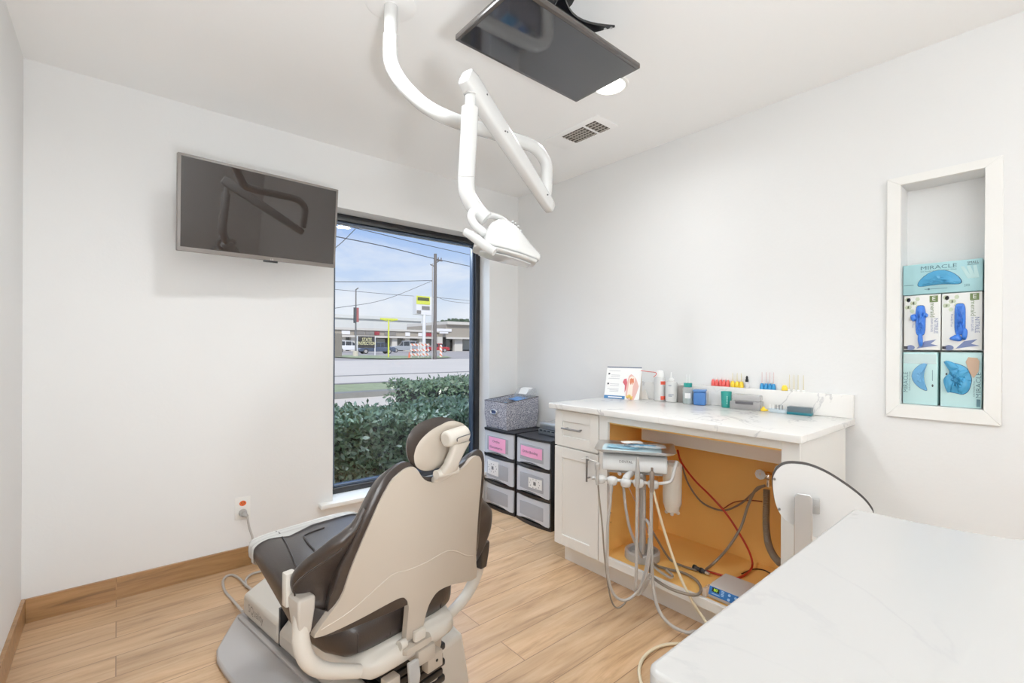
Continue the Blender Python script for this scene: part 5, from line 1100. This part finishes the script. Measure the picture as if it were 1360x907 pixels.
def strip(name, y0, y1, m, dz=0.0, x0=-70, x1=160, n=8):
    b = nb(); prev = None
    for k in range(n + 1):
        y = y0 + (y1 - y0) * k / n; r = [b.verts.new((x0, y, gz(y) + dz)), b.verts.new((x1, y, gz(y) + dz))]
        if prev: b.faces.new((prev[0], prev[1], r[1], r[0]))
        prev = r
    o = obj(name, b, m, ang=0); o['kind'] = 'structure'; return o
strip('ground_soil', 3.15, 5.0, DIRT, x0=-8, x1=12); strip('ground_path', 5.0, 10.9, CONC)
strip('ground_lawn', 11.3, 14.0, GRASS, .06); strip('ground_road', 14.3, 36, ASPH); strip('ground_parking', 36, 130, ASPH2)
for nm, y, w, h in (('ground_curb', 10.9, .4, .13), ('ground_curb.001', 14.0, .3, .08), ('ground_curb.002', 18.4, .35, .02)):
    b = nb(); bb(b, (-70, y, gz(y) - .05), (160, y + w, gz(y) + h)); o = obj(nm, b, CURB, ang=0); o['kind'] = 'structure'
isl = [og(443, 44), og(478, 39), og(520, 36.5), og(586, 37.5), og(600, 39), og(592, 44), og(520, 46), og(443, 52)]
b = nb(); b.faces.new([b.verts.new(p + V((0, 0, .09))) for p in isl]); bmesh.ops.triangulate(b, faces=b.faces[:]); o = obj('ground_island', b, GRASS, ang=0); o['kind'] = 'structure'
# hedges -------------------------------------------------------------
LEAF = mat('hedge_leaf', srgb(84, 108, 78), .34, var=.55, vscale=14, spec=.6)
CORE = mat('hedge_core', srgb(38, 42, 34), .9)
def hedge(label, x0, x1, y0, y1, z1, n, leaf=.05, bare=False):
    t = thing('hedge', label, 'hedge', ((x0 + x1) / 2, (y0 + y1) / 2, -.01), group='clipped hedges outside')
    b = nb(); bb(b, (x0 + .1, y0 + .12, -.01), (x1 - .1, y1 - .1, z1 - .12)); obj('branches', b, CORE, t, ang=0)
    b = nb()
    for i in range(n):
        f = random.random()
        x = random.uniform(x0, x1)
        if f < .55: y = random.uniform(y0, y1); z = z1 + random.gauss(0, .028) - abs(random.gauss(0, .03)) + .022 * math.sin(x * 5) 
        elif f < .92: y = y0 + abs(random.gauss(0, .05)); z = random.uniform(.03, z1) 
        else: x = random.choice((x0, x1)) + random.gauss(0, .04); y = random.uniform(y0, y1); z = random.uniform(0, z1)
        s = leaf * random.uniform(.6, 1.2)
        nrm = V((random.gauss(0, .8), random.gauss(-.5, .8), random.gauss(.6, .6))).normalized()
        a = nrm.orthogonal().normalized(); a.rotate(M.Rotation(random.uniform(0, 6.28), 3, nrm)); c = nrm.cross(a)
        p = V((x, y, z))
        quad(b, [p - a * s, p + c * s * .42 - a * s * .1, p + a * s, p - c * s * .42 - a * s * .1])
    obj('foliage', b, LEAF, t, ang=0)
hedge('low clipped green hedge right outside the window glass', .7, 4.6, 3.75, 4.75, zz(541, 4.75, 480), 24000, .035)
h2 = ony(5.3, 559, 520)
hedge('taller squared hedge behind the low hedge, right side of the window', h2.x, h2.x + 3.4, 5.3, 6.3, zz(512, 5.3, 575), 11000, .038)
# strip mall ---------------------------------------------------------
TAN = mat('mall_fascia_tan', srgb(156, 148, 134), .85); CREAMW = mat('mall_cream', srgb(206, 202, 192), .85); GLS = mat('shopfront_dark_glass', srgb(74, 72, 72), .25)
ym = 85
xa, xc = og(443, ym).x - 30, og(582, ym).x; xd = og(622, ym).x + 14
zg, zf0, zf1, zr = gz(ym), zz(446.5, ym), zz(438.5, ym, 480), zz(432, ym, 600)
ma = thing('strip_mall', 'long tan strip mall with shopfronts across the road', 'shops', (xc, ym + 4, zg))
b = nb(); bb(b, (xa, ym + 2, zg), (xc, ym + 14, zf0)); obj('shopfront', b, GLS, ma, ang=0)
b = nb(); bb(b, (xa, ym, zf0), (xc, ym + 14, zf1)); obj('fascia', b, TAN, ma, ang=0)
b = nb(); bb(b, (xa, ym - .6, zf0 - .35), (xc, ym, zf0)); bb(b, (xa, ym - .3, zf1), (xc, ym + 14, zf1 + .4)); obj('canopy', b, CREAMW, ma, ang=0)
b = nb(); bb(b, (xc, ym - 3, zf0), (xd, ym + 14, zr)); obj('fascia', b, TAN, ma, ang=0)
b = nb(); bb(b, (xc, ym - 3.5, zf0 - .35), (xd, ym - 3, zf0)); bb(b, (xc, ym - 3.6, zr), (xd, ym + 14, zr + .6)); obj('cornice', b, CREAMW, ma, ang=0)
b = nb(); bb(b, (xc, ym, zg), (xd, ym + 14, zf0)); obj('shopfront', b, GLS, ma, ang=0)
for px in (455, 470, 490, 524, 541, 560, 584.5, 609):
    q = og(px, ym - (2.6 if px > 582 else 0))
    b = nb(); w = .55 if px < 600 else 1.0
    bb(b, (q.x - w, q.y, zg), (q.x + w, q.y + .8, zf0)); obj('column', b, CREAMW, ma, ang=0)
PANE = mat('shop_pane', srgb(150, 156, 152), .2)
for px in (449, 462, 480, 505, 532, 550, 569, 597, 602, 619):
    q = og(px, ym + (0 if px > 582 else 1.9)); b = nb(); bb(b, (q.x - .9, q.y - .1, zg + .3), (q.x + .9, q.y, zf0 - .5)); obj('shop_window', b, PANE, ma, ang=0)
SR = mat('shop_sign_red', srgb(150, 40, 52), .6); SW = mat('shop_sign_white', srgb(232, 232, 232), .6); SG = mat('shop_sign_grey', srgb(128, 124, 118), .6)
for px, w, m in ((459, .75, SW), (477, 1.0, SG), (491, .9, SG), (500, .55, SR), (518, 1.2, SG), (541, .5, SW), (558, .5, SW), (567, 1.1, SR)):
    q = og(px, ym); b = nb(); bb(b, (q.x - w, q.y - .15, zf0 + .15), (q.x + w, q.y, zf1 - .15)); obj('shop_sign', b, m, ma, ang=0)
q = og(589, ym - 3); b = nb(); bb(b, (q.x - 1.8, q.y - .2, zz(441, ym, 589)), (q.x + 1.8, q.y, zz(437.5, ym, 589))); bb(b, (q.x - 1, q.y - .2, zz(443.5, ym, 589)), (q.x + 1, q.y, zz(441.5, ym, 589))); obj('shop_sign', b, SW, ma, ang=0)
y2 = 112
b = nb(); bb(b, (og(443, y2).x - 40, y2, gz(y2)), (og(559, y2).x, y2 + 20, zz(421, y2, 500))); bb(b, (og(443, y2).x - 40, y2 - .4, zz(421, y2, 500) - .6), (og(559, y2).x + .3, y2, zz(421, y2, 500) + .2))
single('warehouse', b, mat('warehouse_pale', srgb(214, 216, 210), .85), 'large pale flat-roofed building rising behind the strip mall', 'building', ang=0)
b = nb(); yt = 125
for k in range(26):
    px = random.uniform(584, 620); q = ony(yt, px, 432); hgt = zz(424.5 + abs(px - 612) * .16, yt, px)
    for i in range(40):
        a = random.uniform(0, 6.28); p = V((q.x + random.gauss(0, 1.2), yt + random.gauss(0, 1.2), random.uniform(3, hgt))); s = random.uniform(.4, .9)
        sph(b, p, s, n=6) if i < 3 else quad(b, [p + V((-s, 0, -s * .5)), p + V((s, .3, -s * .5)), p + V((s * .6, 0, s * .6)), p + V((-s * .6, .2, s * .6))])
single('tree_clump', b, mat('far_tree_green', srgb(66, 84, 62), .9, var=.4, vscale=.8), 'dark green tree crown behind the right end of the mall', 'tree', ang=0)
# cars ---------------------------------------------------------------
TYRE = mat('tyre_black', srgb(32, 32, 34), .8); CARGL = mat('car_glass', srgb(40, 46, 54), .12)
def car(label, name, px, y, L_, hgt, m, rz, kind):
    q = og(px, y); t = thing(name, label, 'car', q, rz, group='cars in the parking lot'); Rm = t.matrix_basis
    a = L_ / 2; w = .9
    if kind == 'suv': bod = [(-a, .35), (-a, .95), (-a * .95, 1.05), (a * .38, 1.08), (a * .92, .95), (a, .7), (a, .35)]; cab = [(-a * .93, 1.03), (-a * .78, hgt), (a * .12, hgt), (a * .42, 1.06)]
    else: bod = [(-a, .32), (-a, .8), (-a * .9, .92), (a * .4, .92), (a * .9, .78), (a, .6), (a, .32)]; cab = [(-a * .72, .9), (-a * .42, hgt), (a * .08, hgt), (a * .42, .9)]
    b = nb(); prism(b, bod, 2 * w, lambda x, z, t_: V((x, -w + t_, z))); b.transform(Rm); obj('car_body', b, m, t, mods=[('BEVEL', dict(width=.06, segments=2))])
    b = nb(); prism(b, cab, 2 * w - .2, lambda x, z, t_: V((x, -w + .1 + t_, z))); b.transform(Rm); obj('car_window', b, CARGL, t, mods=[('BEVEL', dict(width=.05, segments=2))])
    top = [(cab[1][0] - .08, hgt - .05), (cab[1][0] + .05, hgt + .04), (cab[2][0] - .05, hgt + .04), (cab[2][0] + .1, hgt - .05)]
    b = nb(); prism(b, top, 2 * w - .16, lambda x, z, t_: V((x, -w + .08 + t_, z)))
    for xx in (cab[1][0] + .15, (cab[1][0] + cab[2][0]) / 2, cab[2][0] - .05):
        bb(b, (xx - .05, -w + .085, .95), (xx + .05, -w + .12, hgt)); bb(b, (xx - .05, w - .12, .95), (xx + .05, w - .085, hgt))
    b.transform(Rm); obj('car_roof', b, m, t, ang=0)
    for sx in (-.62, .62):
        for sy in (-1, 1):
            b = nb(); cyl(b, (a * sx, sy * (w - .2), .33), (a * sx, sy * (w + .02), .33), .34, n=18); b.transform(Rm); o = obj('wheel', b, TYRE, t)
            b = nb(); cyl(b, (a * sx, sy * (w + .01), .33), (a * sx, sy * (w + .035), .33), .2, n=14); b.transform(Rm); obj('hubcap', b, GREYP, o)
mat('car_white', srgb(226, 228, 230), .25); mat('car_navy', srgb(66, 78, 100), .25); mat('car_silver', srgb(150, 156, 162), .25); mat('car_red', srgb(170, 40, 46), .25)
car('white sport utility car parked at the far left by the fence', 'parked_car', 464, 72, 4.6, 1.75, _m['car_white'], math.radians(-10), 'suv')
car('dark blue sedan parked beside the inspection board', 'parked_car', 499, 60, 5.0, 1.5, _m['car_navy'], math.radians(172), 'sedan')
car('silver grey sport utility car parked between the yellow post and the sign pole', 'parked_car', 537, 70, 4.7, 1.85, _m['car_silver'], math.radians(160), 'suv')
car('red sedan parked behind the utility pole', 'parked_car', 578, 72, 4.8, 1.5, _m['car_red'], math.radians(165), 'sedan')
# poles, signs, barricades -------------------------------------------
WOODP = mat('utility_pole_wood', srgb(104, 98, 94), .9)
yp = 36; q = og(577.5, yp)
up = thing('utility_pole', 'tall wooden utility pole rising across the sky right of the sign', 'utility pole', q)
b = nb(); cyl(b, q, (q.x, q.y, zz(337, yp, 577.5)), .17, .13, n=12); obj('pole', b, WOODP, up)
b = nb(); zt = zz(345, yp, 578)
bb(b, (q.x - .1, yp - .1, zt - .06), (q.x + .7, yp + .05, zt + .02)); tube(b, [(q.x + .1, yp, zt - .25), (q.x + .6, yp, zt + .1)], .04, 6, 0)
for k in (.3, .6): cyl(b, (q.x + k, yp, zt), (q.x + k, yp, zt + .25), .05, n=8)
tube(b, [(q.x, yp, zz(354, yp, 577)), (q.x - .5, yp, zz(352, yp, 577))], .05, 6, 0); obj('crossarm', b, WOODP, up)
b = nb(); cyl(b, (q.x - .28, yp, gz(yp)), (q.x - .28, yp, zz(350, yp, 574)), .05, n=8); obj('conduit', b, GREYP, up)
WIRE = mat('black_wire', srgb(60, 64, 72), .7)
def wire(label, P, r): 
    b = nb(); tube(b, P, r, 6, 6); single('overhead_wire', b, WIRE, label, 'wire', 'overhead wires across the sky')
wire('thick overhead wire sloping down from the TV to the pole top', [ony(30, 420, 309), ony(33, 510, 327), ony(yp, 577, 343.5), ony(39, 640, 357)], .035)
wire('topmost overhead wire slanting under the window head', [ony(30, 430, 293), ony(33, 500, 309.5), ony(36, 560, 324), ony(40, 640, 342)], .03)
wire('level overhead wire running from the left to mid pole', [ony(30, 420, 374), ony(33, 500, 374), ony(yp, 574, 372.5)], .025)
wire('thin slanted overhead wire crossing below the level wire', [ony(30, 440, 410), ony(33, 510, 398), ony(yp, 574, 373)], .018)
wire('short overhead wire crossing the top left corner of the glass', [ony(22, 443, 331), ony(23, 456, 320), ony(24, 472, 304)], .02)
wire('faint overhead wire running behind the sign', [ony(50, 430, 383), ony(52, 520, 391), ony(55, 590, 396), ony(60, 640, 401)], .025)
wire('sagging overhead wire right of the pole', [ony(yp, 579, 394), ony(42, 600, 400.5), ony(48, 640, 404)], .02)
ys = 41; q = og(563, ys); YEL = mat('sign_yellow', srgb(214, 222, 70), .5)
sg = thing('price_sign', 'tall white roadside sign with a yellow top panel on a white pole', 'sign', q)
zs0, zs1, zsm = zz(418, ys, 562), zz(393.5, ys, 562), zz(404.5, ys, 562)
xs0, xs1 = ony(ys, 552, 400).x, ony(ys, 570, 400).x
b = nb(); cyl(b, q, (q.x, ys, zs0 + .1), .17, n=12); obj('sign_post', b, SW, sg)
b = nb(); bb(b, (xs0, ys - .15, zs0), (xs1 + .35, ys + .6, zs1)); obj('sign_box', b, SW, sg, ang=0)
b = nb(); bb(b, (xs0, ys - .18, zsm), (xs1, ys - .152, zs1)); yp_ = obj('sign_panel', b, YEL, sg, ang=0)
b = nb(); bb(b, (xs0 + .12, ys - .2, zsm + .36), (xs1 - .12, ys - .182, zs1 - .14)); obj('lettering_band', b, mat('sign_dark', srgb(70, 76, 40), .6), yp_, ang=0)
b = nb(); bb(b, (xs0 + .05, ys - .2, zs0 + .08), (xs0 + .5, ys - .152, zs0 + .4)); bb(b, (xs0 + .6, ys - .2, zs0 + .5), (xs1 - .05, ys - .152, zs0 + .85)); obj('sign_panel', b, SG, sg, ang=0)
yt_ = 40; q = og(516, yt_ + 1); b = nb(); zt = zz(424.5, q.y, 516)
tp = thing('yellow_post', 'bright yellow T-shaped post on the grass island', 'post', q)
cyl(b, q, (q.x, q.y, zt), .075, n=10); obj('post', b, YEL, tp)
b = nb(); x0_, x1_ = ony(q.y, 505, 425).x, ony(q.y, 528, 425).x; bb(b, (x0_, q.y - .06, zt - .03), (x1_, q.y + .06, zt + .13)); 
tube(b, [(x0_ + .1, q.y, zt), (q.x - .15, q.y, zt - .12)], .05, 6, 0); tube(b, [(x1_ - .1, q.y, zt), (q.x + .15, q.y, zt - .12)], .05, 6, 0); obj('crossbar', b, YEL, tp)
yb = 50; q0, q1 = ony(yb, 474.5, 460), ony(yb, 498, 460); zb0, zb1 = zz(462, yb, 486), zz(446.5, yb, 486)
ib = thing('inspection_board', 'black roadside board lettered for state inspection', 'sign', ((q0.x + q1.x) / 2, yb, gz(yb)))
b = nb(); bb(b, (q0.x, yb - .05, zb0), (q1.x, yb + .05, zb1)); obj('board', b, mat('board_black', srgb(52, 50, 48), .7), ib, ang=0)
for xx in (q0.x, q1.x): 
    b = nb(); bb(b, (xx - .04, yb - .06, gz(yb)), (xx + .04, yb + .06, zb1)); obj('leg', b, SW, ib, ang=0)
cxm = (q0.x + q1.x) / 2
for s_, zf in (('STATE', .70), ('INSPECTION', .38)):
    text('board_text', s_, .52, mat('board_lettering', srgb(238, 232, 176), .6, emit=.15), M.Translation((cxm + .05, yb - .07, zb0 + (zb1 - zb0) * zf)) @ frame((0, 0, 0), (1, 0, 0), (0, 0, 1)), ib, width=(1.1 if s_ == 'STATE' else 2.0))
yl = 46; q = og(472.3, yl)
lp = thing('banner_pole', 'thin light pole carrying a dark and red banner', 'light pole', q)
b = nb(); cyl(b, q, (q.x, yl, zz(384, yl, 472)), .09, .06, n=10); tube(b, [(q.x, yl, zz(384.5, yl, 472)), (q.x + .25, yl, zz(382, yl, 472))], .06, 6, 0); obj('pole', b, mat('pole_grey', srgb(108, 108, 108), .6), lp)
b = nb(); cyl(b, q, (q.x, yl, gz(yl) + .6), .28, n=12); obj('footing', b, CONC, lp)
zb_, zt_ = zz(429, yl, 472), zz(408.5, yl, 472)
b = nb(); bb(b, (q.x - .27, yl - .12, zb_), (q.x - .05, yl - .06, zt_)); obj('banner', b, mat('banner_dark', srgb(66, 72, 78), .7), lp, ang=0)
b = nb(); bb(b, (q.x + .05, yl - .12, zb_ + .1), (q.x + .27, yl - .06, zt_)); obj('banner', b, mat('banner_red', srgb(168, 92, 92), .7), lp, ang=0)
yf = 44; f0, f1 = ony(yf, 430, 450), ony(yf, 454.5, 450)
b = nb()
for k in range(12):
    x = f0.x + (f1.x - f0.x) * k / 12; bb(b, (x, yf, gz(yf)), (x + (f1.x - f0.x) / 12 * .93, yf + .08, zz(443, yf, 450) + .04 * (k % 2)))
single('board_fence', b, mat('weathered_fence', srgb(128, 122, 112), .9, var=.15, vscale=3), 'weathered vertical-board fence at the left edge of the glass', 'fence', ang=0)
# barricades with slanted orange stripes
m = bpy.data.materials.new('barricade_stripes'); m.use_nodes = True; N_ = m.node_tree.nodes; L__ = m.node_tree.links
tc = N_.new('ShaderNodeTexCoord'); mp = N_.new('ShaderNodeMapping'); mp.inputs['Rotation'].default_value = (0, math.radians(45), 0)
wv = N_.new('ShaderNodeTexWave'); wv.inputs['Scale'].default_value = 1.1; cr = ramp(N_, [(.5, srgb(236, 234, 230)), (.55, srgb(232, 132, 96))])
L__.new(tc.outputs['Object'], mp.inputs['Vector']); L__.new(mp.outputs['Vector'], wv.inputs['Vector']); L__.new(wv.outputs['Fac'], cr.inputs['Fac']); L__.new(cr.outputs['Color'], N_['Principled BSDF'].inputs['Base Color'])
STR = m
for px, y, lab in ((551, 39.5, 'orange and white striped road barricade, left of the sign pole'), (564, 39.8, 'orange and white striped road barricade in front of the sign pole')):
    q = og(px, y); t = thing('road_barricade', lab, 'barricade', q, group='striped barricades')
    for f in (455.5 + 4, 467.5 - 2.2, 473.5 - 1.0) if False else (0.35, .78, 1.28):
        b = nb(); bb(b, (q.x - .5, y - .04, gz(y) + f - .1), (q.x + .5, y, gz(y) + f + .1)); obj('rail', b, STR, t, ang=0)
    for sx in (-.38, .38):
        b = nb(); bb(b, (q.x + sx - .03, y, gz(y)), (q.x + sx + .03, y + .06, gz(y) + 1.4)); bb(b, (q.x + sx - .03, y - .3, gz(y)), (q.x + sx + .03, y + .4, gz(y) + .05)); obj('leg', b, SW, t, ang=0)
for px, y, lab in ((543.5, 38.8, 'small orange traffic cone at the left end of the barricades'), (585.5, 41, 'orange and white traffic drum right of the utility pole')):
    q = og(px, y); b = nb()
    if px < 560: lathe(b, q, [(.2, 0), (.2, .04), (.12, .05), (.03, .62), (.0001, .63)], 12)
    else: lathe(b, q, [(.16, 0), (.15, .1), (.12, 1.2), (.06, 1.3), (.0001, 1.3)], 12)
    single('traffic_cone' if px < 560 else 'traffic_drum', b, mat('cone_orange', srgb(230, 110, 70), .6) if px < 560 else STR, lab, 'traffic cone')
# ------------------------------------------------------------------ sky, sun, camera
w = bpy.data.worlds.new('sky'); SC.world = w; w.use_nodes = True; N_ = w.node_tree.nodes; L_ = w.node_tree.links; bg = N_['Background']
tc = N_.new('ShaderNodeTexCoord'); sp = N_.new('ShaderNodeSeparateXYZ'); L_.new(tc.outputs['Generated'], sp.inputs[0])
r = ramp(N_, [(0.0, srgb(222, 230, 238)), (.06, srgb(216, 228, 242)), (.16, srgb(182, 208, 244)), (.30, srgb(128, 172, 240)), (.7, srgb(84, 136, 226))])
L_.new(sp.outputs['Z'], r.inputs['Fac'])
mp = N_.new('ShaderNodeMapping'); mp.inputs['Scale'].default_value = (3.0, 3.0, 9.0); L_.new(tc.outputs['Generated'], mp.inputs['Vector'])
n = N_.new('ShaderNodeTexNoise'); n.inputs['Scale'].default_value = 1.3; n.inputs['Detail'].default_value = 6; n.inputs['Roughness'].default_value = .55; n.inputs['Distortion'].default_value = .3; L_.new(mp.outputs['Vector'], n.inputs['Vector'])
mr = N_.new('ShaderNodeMapRange'); mr.inputs['From Min'].default_value = .44; mr.inputs['From Max'].default_value = .70; mr.inputs['To Max'].default_value = .85; L_.new(n.outputs['Fac'], mr.inputs['Value'])
mx = N_.new('ShaderNodeMix'); mx.data_type = 'RGBA'; L_.new(mr.outputs[0], mx.inputs['Factor']); L_.new(r.outputs['Color'], mx.inputs['A']); mx.inputs['B'].default_value = srgb(238, 243, 250)
L_.new(mx.outputs['Result'], bg.inputs['Color']); bg.inputs['Strength'].default_value = 1.0
s = bpy.data.lights.new('sun', 'SUN'); s.energy = 3.4; s.angle = math.radians(8); s.color = (1, .97, .92)
so = bpy.data.objects.new('sun', s); COL.objects.link(so); so.rotation_euler = V((.35, .62, -.72)).to_track_quat('-Z', 'Y').to_euler()
cd = bpy.data.cameras.new('camera'); co = bpy.data.objects.new('camera', cd); COL.objects.link(co); SC.camera = co
cd.sensor_width = 36; cd.lens = FPX * 36 / 1360; cd.shift_y = (CY - 453.5) / 1360; cd.clip_start = .02; cd.clip_end = 500
co.matrix_world = M(((RT.x, UP.x, -FW.x, 0), (RT.y, UP.y, -FW.y, 0), (RT.z, UP.z, -FW.z, HC), (0, 0, 0, 1)))
SC.view_settings.view_transform = 'Standard'; SC.view_settings.exposure = 0.02; SC.view_settings.gamma = 1.14
SC.cycles.max_bounces = 12; SC.cycles.diffuse_bounces = 6; SC.cycles.glossy_bounces = 4; SC.cycles.transparent_max_bounces = 12
SC.cycles.use_denoising = True; SC.cycles.sample_clamp_indirect = 6.0; SC.cycles.caustics_reflective = False; SC.cycles.caustics_refractive = False
